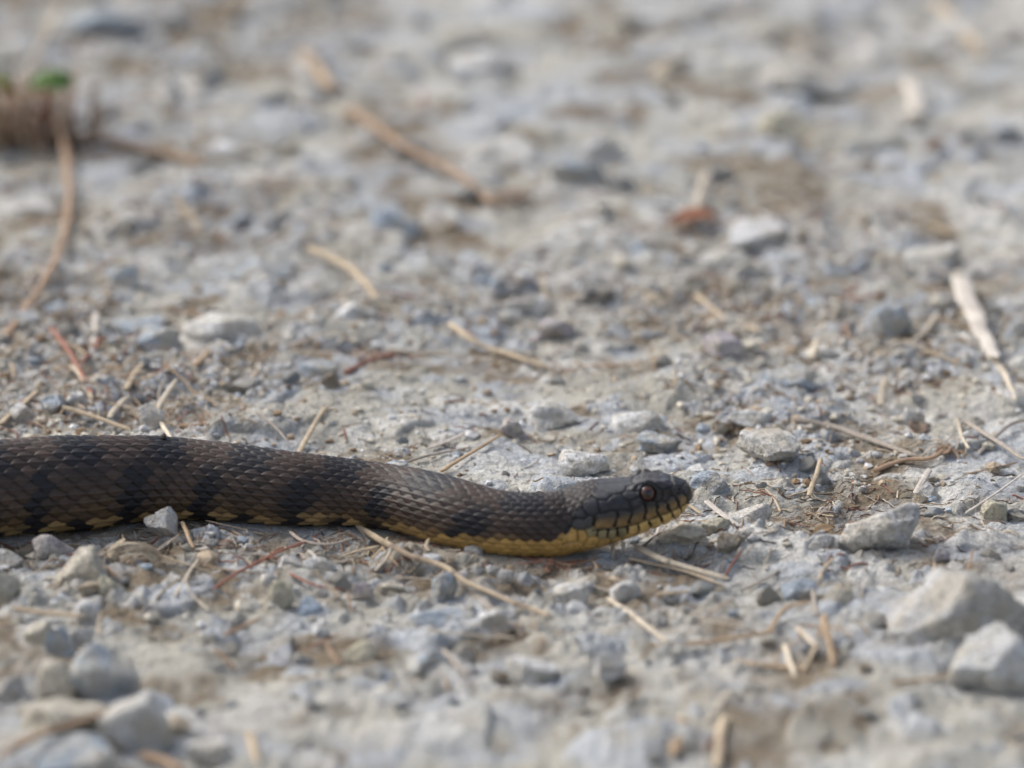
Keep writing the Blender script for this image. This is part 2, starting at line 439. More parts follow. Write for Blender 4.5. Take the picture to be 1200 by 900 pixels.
# --- colour of the body scales
def hsh(a, b): 
    v = np.sin(a * 127.1 + b * 311.7) * 43758.5453; return v - np.floor(v)
Xs = np.interp(sid - 0.25 * 0, S, XF)                                # px of the scale centre
arow = np.where(rid == 99, 15.5, np.abs(rid))
j1 = hsh(sid, rid); j2 = hsh(sid + 3.3, rid + 8.1)
bars = 38 + 105.0 * np.arange(-20, 7)
bars[bars > 440] = bars[bars > 440] - 0
def dist_to(xv, arr):
    d = np.full(xv.shape, 1e9)
    for v in arr: d = np.minimum(d, np.abs(xv - v))
    return d
slant = (arow - 10) * -2.4
dbar = dist_to(Xs + slant * -1.0, bars)                             # side bars
ddor = dist_to(Xs, bars + 56)                                       # blotches of the back
side_bar = (1 - sstep(11, 19, dbar + 5 * (j1 - .5))) * sstep(3.0, 6.0, arow)
dorsal = (1 - sstep(17, 30, ddor + 9 * (j1 - .5))) * (1 - sstep(3.5, 6.5, arow))
dark = np.clip(np.maximum(side_bar, dorsal), 0, 1)
headfade = sstep(590, 680, Xs)
dark = np.maximum(dark, 0.6 * headfade)
c_br = np.array([0.050, 0.033, 0.026]); c_dk = np.array([0.009, 0.010, 0.015]); c_ol = np.array([0.125, 0.080, 0.036]); c_ye = np.array([0.44, 0.27, 0.085]); c_pale = np.array([0.34, 0.225, 0.10])
def mixg(a, b, w): return a + (b - a) * w[..., None]
col = np.tile(c_br, (NRT, NC, 1)) * (0.68 + 0.62 * j2)[..., None]
low = sstep(7.5, 13.0, arow + 2 * (j1 - .5))
col = mixg(col, np.broadcast_to(c_ol, col.shape), low * 0.75)
col = mixg(col, np.broadcast_to(c_dk, col.shape), dark * 0.93)
# yellow of the lower side: boundary in px read from the photo, turned into rows
yb_x = [-3000, 0, 100, 200, 300, 380, 440, 500, 545, 580, 600, 625, 650, 662, 680, 700, 720, 740, 812]
yb_d = [9, 9, 11, 9, 8, 11, 8, 12, 13, 17, 20, 20, 17, 24, 24, 17, 11, 8, 5]   # px above the lower outline
ybd = np.interp(XF, yb_x, yb_d)
row_y = np.zeros(NRT)
for i in range(NRT):
    col_px = PXY[i, :half_n + 1]; jb = int(np.argmax(col_px)); scl = ybd[i]
    want = col_px[jb] - scl
    seg_ = col_px[:jb + 1]; k_ = np.nonzero(seg_ < want)[0]
    row_y[i] = (k_[-1] if len(k_) else 0) / half_n * ROWS
ry = np.interp(Xs, XF, row_y)
yel = sstep(-0.7, 0.5, arow - ry + 0.9 * (j1 - .5))
blk = (1 - sstep(11, 17, np.minimum(dist_to(Xs, bars - 3), dist_to(Xs, bars[bars < 500] + 49) + 3) + 2 * (j2 - .5)))
yfade = sstep(440, 620, Xs)
yc = mixg(np.broadcast_to(c_pale, col.shape), np.broadcast_to(c_ye, col.shape), yfade) * (0.75 + 0.4 * j2)[..., None]
col = mixg(col, yc, yel)
col = mixg(col, np.broadcast_to(c_dk * 1.1, col.shape), np.clip(blk * sstep(10.5, 12, arow), 0, 1) * (1 - 0.85 * sstep(440, 520, Xs)) * 0.96)
# thin dark seams between scales, colour also darker where a scale lies low
def hsh_(a, b):
    v = np.sin(a * 91.7 + b * 47.3) * 24634.6345; return v - np.floor(v)
seam = ((rid != np.roll(rid, 1, 1)) | (sid != np.roll(sid, 1, 1)) | (rid != np.roll(rid, 1, 0)) | (sid != np.roll(sid, 1, 0))).astype(float)
def soften(q, n):
    for _ in range(n):
        q = (np.roll(q, 1, 0) + q * 2 + np.roll(q, -1, 0)) / 4; q = (np.roll(q, 1, 1) + q * 2 + np.roll(q, -1, 1)) / 4
    return q
seam = np.clip(soften(seam, 2) * 1.5, 0, 1)
disp_l = disp_l * (0.85 + 0.35 * hsh_(sid, rid)) - 0.00014 * seam
gap = np.clip(seam * 0.95 + 0.4 * (1 - sstep(0.3, 0.75, best)), 0, 1)
col = col * (1 - (0.66 - 0.34 * yel) * gap * (rid != 99))[..., None] * (1 + 0.14 * keel)[..., None]  # last factor: highlight on the keels painted into the colour

# --- head plates
PL = [
 # id, colour key, seeds (px)
 ('par', [(711, 571), (718, 573), (727, 572), (736, 567), (722, 567), (731, 564)]),
 ('pos', [(741, 571)]), ('pos', [(740, 581)]), ('pos', [(743, 590)]),
 ('tem', [(708, 591), (717, 589), (727, 590), (735, 592)]),
 ('tem', [(702, 579), (708, 581)]),
 ('tem', [(690, 597), (692, 588), (696, 592)]),
 ('tem', [(677, 600), (682, 604)]),
 ('sup', [(747, 563), (754, 561), (762, 561), (769, 562)]),
 ('fro', [(752, 556), (760, 554), (768, 556)]),
 ('pre', [(778, 562), (783, 566), (776, 568)]),
 ('int', [(794, 566), (797, 562)]),
 ('pro', [(771, 576), (773, 583)]),
 ('lor', [(783, 578), (780, 584)]),
 ('nas', [(797, 574), (790, 575)]), ('nas', [(804, 575)]),
 ('ros', [(809, 580), (810, 574), (809, 586)]),
 ('ul', [(681, 613), (689, 612)]), ('ul', [(703, 613), (710, 611), (717, 608)]),
 ('ul', [(728, 611), (732, 604)]), ('ul', [(746, 608), (750, 600)]), ('ul', [(763, 602), (764, 595)]),
 ('ul', [(777, 597), (776, 592)]), ('ul', [(789, 592), (787, 587)]), ('ul', [(800, 587), (798, 582)]),
 ('ll', [(803, 595)]), ('ll', [(794, 601)]), ('ll', [(782, 607)]), ('ll', [(769, 612)]), ('ll', [(755, 618)]), ('ll', [(742, 622)]),
 ('ld', [(729, 625)]), ('ld', [(718, 627)]), ('ld', [(706, 627)]), ('ld', [(694, 625)]),
 ('ch', [(736, 630)]), ('ch', [(722, 634)]), ('ch', [(708, 636)]), ('ch', [(695, 634)]), ('ch', [(682, 630)]), ('ch', [(689, 642)]), ('ch', [(674, 640)]), ('ch', [(672, 630)]), ('ch', [(702, 641)]),
]
KEY_SCALE = 0.72
KEY = {'par': (0.046, 0.047, 0.056), 'pos': (0.050, 0.051, 0.058), 'tem': (0.042, 0.044, 0.054), 'sup': (0.055, 0.052, 0.056), 'fro': (0.055, 0.052, 0.056), 'pre': (0.050, 0.052, 0.064),
       'int': (0.055, 0.055, 0.062), 'pro': (0.044, 0.040, 0.038), 'lor': (0.044, 0.040, 0.036), 'nas': (0.048, 0.047, 0.050), 'ros': (0.075, 0.063, 0.042),
       'ul': (0.21, 0.135, 0.055), 'll': (0.62, 0.42, 0.16), 'ld': (0.26, 0.22, 0.12), 'ch': (0.48, 0.30, 0.10)}
hi0 = int(np.argmin(np.abs(XF - 655)))
HP = POS[hi0:, :half_n + 1].reshape(-1, 3)
hx = PXX[hi0:, :half_n + 1].ravel(); hy = PXY[hi0:, :half_n + 1].ravel()
# only the part of the chart between the outlines may carry a seed
vis = np.zeros((NRT - hi0, half_n + 1), bool)
for i in range(NRT - hi0):
    c = PXY[hi0 + i, :half_n + 1]; a, b = 0, int(np.argmax(c)); vis[i, a:b + 1] = True
vis = vis.ravel()
pid_best = np.full(len(HP), 1e9); pid = np.full(len(HP), -1); pid2 = np.full(len(HP), 1e9); pid2i = np.full(len(HP), -1)
for n, (key, seeds) in enumerate(PL):
    dmin = np.full(len(HP), 1e9)
    for sx, sy in seeds:
        k_ = int(np.argmin(np.where(vis, (hx - sx) ** 2 + (hy - sy) ** 2, 1e9)))
        dmin = np.minimum(dmin, np.linalg.norm(HP - HP[k_], axis=1))
    closer = dmin < pid_best
    pid2 = np.where(closer, pid_best, np.minimum(pid2, dmin)); pid2i = np.where(closer, pid, np.where(dmin <= pid2, n, pid2i))
    pid = np.where(closer, n, pid); pid_best = np.where(closer, dmin, pid_best)
e = (pid2 - pid_best) / 2 / 0.303e-3                                 # distance from the plate edge in px
keys = np.array([p[0] for p in PL])
kcol = np.array([np.array(KEY[k]) * (KEY_SCALE if KEY[k][0] < .1 else 0.92) for k in keys]); kj = 0.88 + 0.24 * np.random.default_rng(3).random(len(PL))
hc = kcol[pid] * kj[pid][:, None] * (1 + 0.22 * vnoise(hx * .22, hy * .22, 93))[:, None]
is_ul = keys[pid] == 'ul'; is_ll = np.isin(keys[pid], ['ll', 'ld']); n_ul = keys[pid2i] == 'ul'; n_ll = np.isin(keys[pid2i], ['ll', 'ld'])
# upper labials: dark above, tan below; dark bars on their shared edges
mouth_x = [680, 700, 720, 740, 755, 770, 785, 797, 806, 812]; mouth_y = [622, 621.5, 620.5, 616.5, 611.5, 606.5, 601, 595, 590, 587]
my = np.interp(hx, mouth_x, mouth_y)
updist = my - hy
w_ = sstep(6, 17, updist)
hc = np.where(is_ul[:, None], hc + (np.array([0.048, 0.045, 0.045]) - hc) * w_[:, None], hc)
hc = np.where((is_ul & (hx < 694))[:, None], np.array([0.055, 0.055, 0.055]), hc)
bw = (0.95 + 0.45 * vnoise(hx * .13, hy * .16, 90))
bar_ = 1 - sstep(1.2 * bw, 2.9 * bw, e + 0.5 * vnoise(hx * .5, hy * .5, 91))
hc = np.where((is_ul & n_ul)[:, None], hc + (np.array([0.014, 0.014, 0.013]) - hc) * bar_[:, None], hc)
bar2 = 1 - sstep(0.9 * bw, 2.3 * bw, e + 0.4 * vnoise(hx * .5, hy * .5, 92))
hc = np.where((is_ll & n_ll)[:, None], hc + (np.array([0.018, 0.017, 0.012]) - hc) * (bar2 * sstep(-11, -6, updist))[:, None], hc)
hc = hc * (1 - 0.42 * (1 - sstep(0.1, 1.2, e)))[:, None]
groove = (1 - sstep(0.0, 1.15, e)) * (1 - 0.85 * (hy < 564) * (hx > 738) * (hx < 778))
hd = -0.0005 * groove + 0.00016 * sstep(0.3, 3.0, e)
# mouth line
gm = np.exp(-((hy - my) / 0.85) ** 2) * (hx > 694) * (hx < 811)
hd = hd - 0.0007 * gm; hc = hc * (1 - 0.9 * gm)[:, None]
# middle groove on the top of the head
tcol = np.tile(np.arange(half_n + 1), NRT - hi0) / half_n * ROWS
mid = np.exp(-(tcol / 0.12) ** 2) * (((hx > 700) & (hx < 742)) | ((hx > 772) & (hx < 806)))
hd = hd - 0.0002 * mid
# brow ridge, hollow before the eye, nostril
EYE_PX = (759.5, 578.5); ER = 0.0030
kk = int(np.argmin(np.where(vis, (hx - EYE_PX[0]) ** 2 + (hy - EYE_PX[1]) ** 2, 1e9)))
HN = NOR[hi0:, :half_n + 1].reshape(-1, 3)
EYE_C = HP[kk] - HN[kk] * ER * 0.68; EYE_N = HN[kk]
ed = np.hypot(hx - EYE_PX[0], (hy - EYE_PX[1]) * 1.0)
hd = hd - 0.0016 * (1 - sstep(7.0, 10.5, ed))
hd = hd + 0.00045 * np.exp(-((ed - 11.5) / 1.6) ** 2)
brow = np.exp(-((hy - (566.2 + 0.02 * (hx - 760) ** 2 * (hx < 760) + 0.004 * (hx - 760) ** 2 * (hx >= 760))) / 1.5) ** 2) * sstep(738, 746, hx) * (1 - sstep(774, 786, hx))
hd = hd + 0.0010 * brow
hd = hd - 0.0010 * np.exp(-((hx - 782) / 9) ** 2 - ((hy - 580) / 5.5) ** 2)
cth = np.interp(hx, [770, 774, 790, 800, 807], [566, 565, 563.5, 566, 571])
hd = hd + 0.00045 * np.exp(-((hy - cth) / 1.3) ** 2) * sstep(770, 776, hx) * (1 - sstep(803, 808, hx))
hd = hd + 0.0003 * np.exp(-((hx - 741) / 2.2) ** 2 - ((hy - 571) / 2.0) ** 2)
nd = np.hypot((hx - 796.7) * 1.0, (hy - 573.2) * 0.9)
hd = hd - 0.0011 * np.exp(-(nd / 1.5) ** 2)
hc = hc * (1 - 0.92 * np.exp(-(nd / 1.7) ** 2))[:, None]
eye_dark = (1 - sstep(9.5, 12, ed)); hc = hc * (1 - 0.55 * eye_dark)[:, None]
# where head plates begin (lattice behind)
bx_y = [550, 566, 575, 585, 600, 612, 622, 630, 640, 660]; bx_x = [704, 702, 698, 690, 676, 672, 668, 660, 656, 656]
lim = np.interp(hy, bx_y, bx_x)
hw_ = sstep(-1.0, 1.0, hx - lim)
shp = (NRT - hi0, half_n + 1)
hd, hc, hw_ = hd.reshape(shp), hc.reshape(*shp, 3), hw_.reshape(shp)
disp = disp_l.copy(); cols = col.copy()
for j in range(NC):
    t = TW[j]
    w = hw_[:, t]
    disp[hi0:, j] = disp[hi0:, j] * (1 - w) + hd[:, t] * w
    cols[hi0:, j] = cols[hi0:, j] * (1 - w[:, None]) + hc[:, t] * w[:, None]
disp[-12:] *= np.linspace(1, 0, 12)[:, None]
disp *= sstep(0, 12, np.arange(NRT))[:, None]
SV = POS + NOR * disp[..., None]
V = np.vstack([SV.reshape(-1, 3), C0[0][None], (C0[-1] + np.array([0.0001, 0, 0]))[None]])
Q = grid_faces(NRT, NC, True)
me = new_mesh('snake', V, Q, np.clip(np.vstack([cols.reshape(-1, 3), cols[0, 0][None], cols[-1, 0][None]]), 0.004, 0.8))
snake = add('water_snake', me, M_SNAKE, label='dark brown water snake with yellow belly edge stretched over the gravel', cat='snake')
def make_eye(c, n):
    nr, nc = 40, 56
    n = Vector(n).normalized(); q = n.to_track_quat('Z', 'Y')
    ph = np.linspace(0.001, math.pi, nr); tq = np.linspace(0, 2 * math.pi, nc, endpoint=False)
    P, T_ = np.meshgrid(ph, tq, indexing='ij')
    L = np.stack([np.sin(P) * np.cos(T_), np.sin(P) * np.sin(T_), np.cos(P)], -1).reshape(-1, 3) * ER
    M3 = np.array(q.to_matrix()); W_ = L @ M3.T + np.array(c)
    p = np.degrees(P.ravel()); nz = 0.75 + 0.5 * vnoise(p * .25, np.degrees(T_.ravel()) / 7, 70)
    iris = np.array([0.085, 0.028, 0.016])[None] * nz[:, None]
    c_ = np.where((p < 24)[:, None], np.array([0.004, 0.004, 0.005])[None], np.where((p < 27)[:, None], np.array([0.17, 0.075, 0.04])[None], iris))
    c_ = np.where((p > 56)[:, None], np.array([0.012, 0.011, 0.012])[None], c_)
    return new_mesh('eyeball', W_, grid_faces(nr, nc, True), c_)
add('eye', make_eye(EYE_C, EYE_N), M_EYE, parent=snake)
ih = int(np.argmin(np.abs(XF - EYE_PX[0])))
sd3 = np.array([side[ih, 0], side[ih, 1], 0.0])
mir = lambda v: v - 2 * np.dot(v, sd3) * sd3
ec2 = C0[ih] + mir(EYE_C - C0[ih])
add('eye', make_eye(ec2, mir(EYE_N)), M_EYE, parent=snake)

# ------------------------------------------------------------------ stones
def ico(sub):
    import bmesh
    bm = bmesh.new(); bmesh.ops.create_icosphere(bm, subdivisions=sub, radius=1.0)
    v = np.array([p.co[:] for p in bm.verts]); f = np.array([[q.index for q in p.verts] for p in bm.faces]); bm.free()
    return v, f
ICO = {k: ico(k) for k in (1, 2, 3, 4, 5)}
def rock_shape(seed, sub=4, cuts=11, rough=0.06, lump=0.10, sharp=0.97):
    r = np.random.default_rng(seed); v, f = ICO[sub]; v = v.copy()
    v *= (1 + lump * fbm3(v * 1.1 + r.uniform(0, 50, 3), 2))[:, None]
    for k in range(cuts):
        n = r.normal(size=3); n /= np.linalg.norm(n); dd = r.uniform(0.46, 0.80)
        ex = np.clip(v @ n - dd, 0, None); v = v - n[None] * ex[:, None] * sharp
    v *= (1 + rough * fbm3(v * 2.8 + r.uniform(0, 50, 3), 3) * 1.0)[:, None]
    if sub >= 4: v *= (1 + rough * 0.5 * fbm3(v * 9 + r.uniform(0, 50, 3), 2))[:, None]
    lo, hi = v.min(0), v.max(0)
    return (v - (lo + hi) / 2) / ((hi - lo) / 2), f
TONE = {'grey': (0.46, 0.46, 0.46), 'blue': (0.37, 0.42, 0.475), 'white': (0.64, 0.64, 0.64), 'cream': (0.55, 0.51, 0.43), 'tan': (0.42, 0.34, 0.25), 'mauve': (0.43, 0.39, 0.42), 'dark': (0.16, 0.165, 0.18),
        'maroon': (0.13, 0.065, 0.06), 'pale': (0.57, 0.57, 0.56), 'brown': (0.24, 0.17, 0.11), 'yellow': (0.50, 0.47, 0.36)}
def rock_cols(v, tone, r, mottled=0.25):
    c = np.tile(np.array(TONE[tone]), (len(v), 1))
    o = r.uniform(0, 60, 3)
    n = fbm3(v * 2.2 + o, 3); c = c * (1 + mottled * n)[:, None]
    d = np.clip(fbm3(v * 1.6 + o + 20, 3) * 1.5 + 0.35, 0, 0.85)           # clay dust caked on in patches
    return np.clip(c + (np.array([0.50, 0.46, 0.385]) - c) * d[:, None] * 0.75, 0.02, 0.85)
STONES = []
def ground_at(x, y):
    return float(ground_h(np.array([x]), np.array([y]))[0])
def stone(px, py, w, h, tone, label, seed=None, cuts=11, rough=0.07, rot=None, name='stone', group=None, sink=0.3, sub=None, lump=.1, flat=None):
    """px, py centre and w, h size of the stone in the photograph"""
    py += h * 0.04; h *= 1.12
    seed = seed if seed is not None else int(px * 7 + py * 13)
    r = np.random.default_rng(seed)
    base = on_z(px, py + h * 0.42, 0.0)
    s = depth_of(base) / F
    W = w * s / 2
    Dp = W * (0.78 if flat is None else flat)
    py_w = h * s
    Hh = max((py_w - 2 * Dp * SP * 0.85) / CP, 0.32 * W * 2) / 2 / (1 - sink * .8)
    X, Y = base[0], base[1] + Dp * 0.85
    z = ground_at(X, Y)
    if sub is None: sub = 5 if (w > 60 and abs(py - 620) < 60) else 4 if w > 26 else 3
    v, f = rock_shape(seed, max(sub, 4), cuts + 3, rough * .85, lump)
    c = rock_cols(v, tone, r)
    zz = np.clip(-v[:, 2], 0, .93); v[:, :2] *= np.minimum((1 / np.sqrt(1 - zz ** 2)) ** 0.9, 1.8)[:, None]   # sides run straight down into the clay
    v = v * np.array([W, Dp, Hh])
    me = new_mesh(name, v, f, c)
    o = add(name, me, M_STONE, label=label, cat='stone', group=group, loc=(X, Y, z + Hh * (1 - 2 * sink)))
    if rot is not None: o.rotation_euler = (0, math.radians(rot), 0)
    STONES.append((X, Y, W))
    return o

HERO = [
 (62, 640, 52, 38, 'mauve', 'angular purple-grey stone lying just in front of the snake near the frame edge', dict(cuts=9, rough=.05)),
 (192, 620, 38, 38, 'grey', 'pointed grey stone leaning against the belly of the snake', dict(cuts=8, rot=-20)),
 (95, 673, 58, 42, 'cream', 'pale cream lump of rock beside the purple-grey stone', dict(cuts=7)),
 (130, 693, 33, 28, 'yellow', 'round yellowish pebble at the foot of the cream lump', dict(cuts=5, lump=.15)),
 (103, 698, 24, 19, 'tan', 'small brownish pebble squeezed between cream lump and yellowish pebble', {}),
 (9, 657, 36, 22, 'grey', 'low grey stone at the frame edge below the belly of the snake', {}),
 (6, 692, 36, 44, 'cream', 'pale rough stone cut by the frame edge above the pale stick', {}),
 (98, 722, 38, 30, 'white', 'white pebble with bluish foot at the end of the pale stick', {}),
 (45, 753, 38, 30, 'cream', 'pale round pebble first in a row of three below the pale stick', dict(cuts=5)),
 (70, 757, 34, 36, 'blue', 'bluish pebble in the middle of a row of three', dict(cuts=6)),
 (97, 752, 30, 28, 'white', 'whitish pebble at the snout-side end of a row of three', dict(cuts=6)),
 (70, 792, 56, 50, 'cream', 'rounded beige stone leaning on the big blue-grey block', dict(cuts=7)),
 (120, 790, 78, 66, 'blue', 'big angular blue-grey block with a whitish top edge', dict(cuts=8, seed=91)),
 (72, 845, 98, 48, 'cream', 'long beige stone under the blurred twig', dict(cuts=8)),
 (158, 855, 86, 66, 'pale', 'blurred pale grey boulder with tan stain beside the twig end', dict(cuts=7)),
 (82, 895, 110, 56, 'blue', 'large bluish stone cut by the lower frame edge', dict(cuts=7)),
 (245, 882, 56, 36, 'white', 'blurred whitish stone low in front of the pale grey boulder', {}),
 (208, 858, 34, 24, 'tan', 'blurred tan pebble beside the pale grey boulder', {}),
 (12, 800, 40, 30, 'grey', 'blurred grey stone at the frame edge above the long beige stone', {}),
 (328, 697, 34, 32, 'yellow', 'yellowish triangular stone in front of the reddish stem', dict(cuts=6, rot=25)),
 (519, 678, 31, 36, 'blue', 'smooth grey-blue oval pebble under the jointed straw', dict(cuts=5, rough=.02, rot=15)),
 (341, 661, 34, 22, 'white', 'whitish stone just behind the yellowish triangular stone', {}),
 (374, 664, 40, 22, 'pale', 'flat pale stone beside the grey branching twig', {}),
 (424, 688, 26, 22, 'mauve', 'small pinkish-grey stone in front of the straw bits', {}),
 (460, 684, 30, 16, 'cream', 'low cream pebble near the middle of the jointed straw', {}),
 (578, 664, 18, 18, 'pale', 'smaller of two pale pebbles touching under the throat', {}),
 (593, 669, 22, 20, 'white', 'larger of two pale pebbles touching under the throat', {}),
 (669, 690, 46, 32, 'pale', 'pale angular stone in front of the throat of the snake', dict(cuts=7)),
 (733, 690, 38, 32, 'white', 'whitish rough stone behind the short slanting straw', {}),
 (624, 777, 66, 46, 'white', 'blurred white rock below the end of the jointed straw', dict(cuts=6)),
 (716, 788, 38, 28, 'white', 'blurred whitish pebble below the slanting straw', {}),
 (519, 720, 84, 42, 'blue', 'broad blue-grey slab sunk in the clay below the oval pebble', dict(flat=1.1, sink=.4)),
 (578, 734, 36, 26, 'white', 'white pebble at the edge of the broad blue-grey slab', {}),
 (421, 766, 38, 30, 'yellow', 'blurred greenish-grey pebble in front of the broad slab', {}),
 (507, 779, 36, 22, 'blue', 'blurred bluish pebble below the broad slab', {}),
 (436, 790, 26, 18, 'pale', 'tiny blurred pale pebble under the greenish-grey one', {}),
 (585, 786, 22, 18, 'tan', 'blurred brownish pebble against the blurred white rock', {}),
 (880, 600, 52, 36, 'white', 'white quartz-like stone just beyond the snout of the snake', dict(cuts=10, rough=.09)),
 (840, 619, 38, 26, 'yellow', 'yellowish-grey wedge stone next to the pale split straw', dict(cuts=8)),
 (831, 574, 44, 24, 'blue', 'low blue-grey stone right beside the tip of the snout', dict(flat=.9)),
 (902, 536, 76, 44, 'grey', 'big rough grey stone sunk in the clay beyond the snout', dict(cuts=10, rough=.12, sink=.42, flat=1.1)),
 (1032, 624, 96, 62, 'grey', 'wide light grey stone with flat sides and speckled face', dict(cuts=9, rough=.09, seed=55)),
 (963, 643, 34, 22, 'grey', 'small grey stone beside the wide light grey stone', {}),
 (1130, 722, 168, 114, 'grey', 'largest boulder, grey with a pale edge, behind the low rounded rock', dict(cuts=11, rough=.15, seed=29, sink=.25)),
 (1174, 778, 120, 84, 'pale', 'low rounded rock in front of the largest boulder', dict(cuts=7, rough=.15, seed=24)),
 (1135, 790, 30, 40, 'pale', 'small knob of rock at the foot of the low rounded rock', {}),
 (937, 691, 42, 32, 'blue', 'sky-blue grey stone below the thin grey twig', dict(cuts=8)),
 (1013, 731, 62, 42, 'pale', 'flat pale stone between the straws and the largest boulder', dict(flat=1.0, sink=.35)),
 (985, 712, 34, 24, 'cream', 'small cream stone above the flat pale stone', {}),
 (1090, 575, 28, 22, 'grey', 'small grey stone by the short pale chip of straw', {}),
 (1079, 586, 20, 14, 'tan', 'small tan pebble at the foot of the short pale chip of straw', {}),
 (1166, 602, 32, 26, 'yellow', 'yellowish stone under the thin pale straw', {}),
 (1192, 607, 26, 16, 'dark', 'dark blue-grey chip at the frame edge beside the yellowish stone', {}),
 (1104, 653, 20, 18, 'mauve', 'pinkish pebble sitting above the largest boulder', {}),
 (1000, 582, 12, 12, 'maroon', 'tiny dark maroon grain on the smooth clay', {}),
 (867, 643, 15, 13, 'dark', 'tiny dark blue chip below the yellowish-grey wedge stone', {}),
 (800, 640, 58, 22, 'cream', 'rough clay-coated stone under the chin of the snake', dict(rough=.13, sink=.35)),
 (855, 640, 30, 26, 'tan', 'crumbly tan lump beside the clay-coated stone', dict(rough=.14)),
 (648, 479, 68, 36, 'pale', 'pale lumpy stone half sunk behind the neck of the snake', dict(rough=.1, sink=.3)),
 (601, 505, 30, 25, 'mauve', 'pale pinkish pebble at the tip of the orange straw', {}),
 (774, 513, 54, 27, 'blue', 'bluish stone behind the head of the snake', dict(cuts=7)),
 (684, 540, 62, 32, 'white', 'speckled white stone right behind the neck', dict(rough=.12, sink=.35)),
 (752, 493, 74, 22, 'pale', 'long low pale stone behind the bluish stone', dict(flat=.8, sink=.35)),
 (880, 486, 54, 26, 'pale', 'flat pale stone next to a brown lump', {}),
 (844, 489, 26, 20, 'brown', 'brown lump next to the flat pale stone', {}),
 (924, 437, 66, 36, 'blue', 'blurred blue-grey stone on the clay beyond the head', dict(cuts=7)),
 (850, 410, 54, 34, 'mauve', 'blurred mauve-grey stone farther off than the head', {}),
 (1046, 376, 52, 40, 'blue', 'rounded blue-grey stone by the curved pale stem', dict(cuts=6, rough=.04)),
 (1192, 380, 40, 34, 'blue', 'blurred blue stone cut by the frame edge beside the wood chip', {}),
 (1072, 478, 26, 26, 'pale', 'small pale pointed stone near the short upright chip', {}),
 (892, 272, 74, 34, 'white', 'brightest white flat stone, far off behind a reddish leaf', dict(sink=.3)),
 (848, 302, 52, 30, 'pale', 'blurred pale stone in front of the brightest white stone', {}),
 (262, 386, 106, 42, 'white', 'wide whitish flat stone far behind the body of the snake', dict(flat=.8)),
 (150, 379, 92, 34, 'blue', 'wide light blue flat stone beside the wide whitish one', dict(flat=.8)),
 (186, 402, 52, 36, 'blue', 'rounded blue stone in front of the wide light blue one', {}),
 (66, 353, 38, 28, 'blue', 'blurred round blue pebble beside the long curved stalk', {}),
 (143, 326, 38, 30, 'blue', 'blurred blue-grey pebble above the wide light blue stone', {}),
 (308, 314, 76, 34, 'blue', 'blurred bluish slab above the wide whitish stone', dict(flat=.8)),
 (26, 379, 42, 26, 'white', 'blurred white stone at the foot of the long curved stalk', {}),
 (62, 486, 36, 32, 'blue', 'bluish pebble showing just above the back of the snake', {}),
 (26, 488, 40, 28, 'pale', 'pale pebble above the back of the snake near the frame edge', {}),
 (90, 485, 30, 26, 'white', 'whitish pebble next to the bluish one above the back', {}),
 (372, 438, 48, 20, 'blue', 'thin blue stone beside reddish litter behind the body', {}),
 (176, 500, 34, 30, 'grey', 'round grey pebble among straws touching the back', {}),
 (104, 131, 78, 36, 'blue', 'blurred blue-grey stone beside the green tuft', {}),
 (676, 203, 64, 34, 'blue', 'strongly blue blurred stone far off in the middle', {}),
 (706, 166, 54, 30, 'white', 'blurred white stone above the strongly blue one', {}),
 (462, 250, 64, 40, 'blue', 'blurred bluish stone under the thick brown twig', {}),
 (275, 180, 66, 28, 'white', 'blurred white stone at the end of the pale brown stick', {}),
 (120, 27, 94, 40, 'blue', 'blurred large bluish stone at the upper frame edge', {}),
 (200, 27, 34, 28, 'white', 'blurred white stone beside the large bluish one at the upper edge', {}),
 (940, 106, 104, 30, 'pale', 'long pale stone blurred near the upper frame edge', {}),
 (920, 150, 70, 30, 'yellow', 'blurred greenish-grey lump in front of the long pale stone', {}),
 (652, 391, 46, 28, 'mauve', 'mauve-topped lump with brown underside behind the neck', {}),
 (1181, 160, 36, 24, 'blue', 'blurred dark blue stone near the frame edge far off', {}),
 (565, 72, 90, 30, 'white', 'broad whitish patch of stone far off at the top', {}),
 (790, 76, 48, 24, 'tan', 'blurred yellowish-tan stone far off at the top', {}),
 (1095, 300, 70, 30, 'pale', 'pale blurred stone on the far clay above the rounded blue-grey stone', {}),
 (700, 345, 44, 26, 'dark', 'blurred dark grey stone on the far clay', {}),
 (615, 350, 60, 22, 'white', 'blurred whitish lump on the far clay behind the neck', {}),
 (420, 378, 60, 20, 'white', 'blurred white flake beside the bent tan straw', {}),
]
for hx_, hy_, w, h, tone, label, kw in HERO:
    stone(hx_, hy_, w, h, tone, label, **kw)

# ------------------------------------------------------------------ straws, stems, twigs
SCOL = {'straw': (0.45, 0.36, 0.25), 'pale': (0.52, 0.45, 0.35), 'orange': (0.39, 0.28, 0.175), 'brown': (0.33, 0.22, 0.14), 'red': (0.25, 0.105, 0.07), 'grey': (0.36, 0.31, 0.26), 'white': (0.54, 0.49, 0.43), 'dark': (0.10, 0.075, 0.055)}
def catmull(P, n):
    P = np.asarray(P, float)
    if len(P) == 2:
        t = np.linspace(0, 1, n)[:, None]; return P[0] * (1 - t) + P[1] * t
    Q = np.vstack([2 * P[0] - P[1], P, 2 * P[-1] - P[-2]]); out = []
    m_ = len(P) - 1
    for k in range(n):
        u = k / (n - 1) * m_; i = min(int(u), m_ - 1); t = u - i
        a, b, c, d = Q[i], Q[i + 1], Q[i + 2], Q[i + 3]
        out.append(0.5 * ((2 * b) + (c - a) * t + (2 * a - 5 * b + 4 * c - d) * t * t + (3 * b - a - 3 * c + d) * t ** 3))
    return np.array(out)
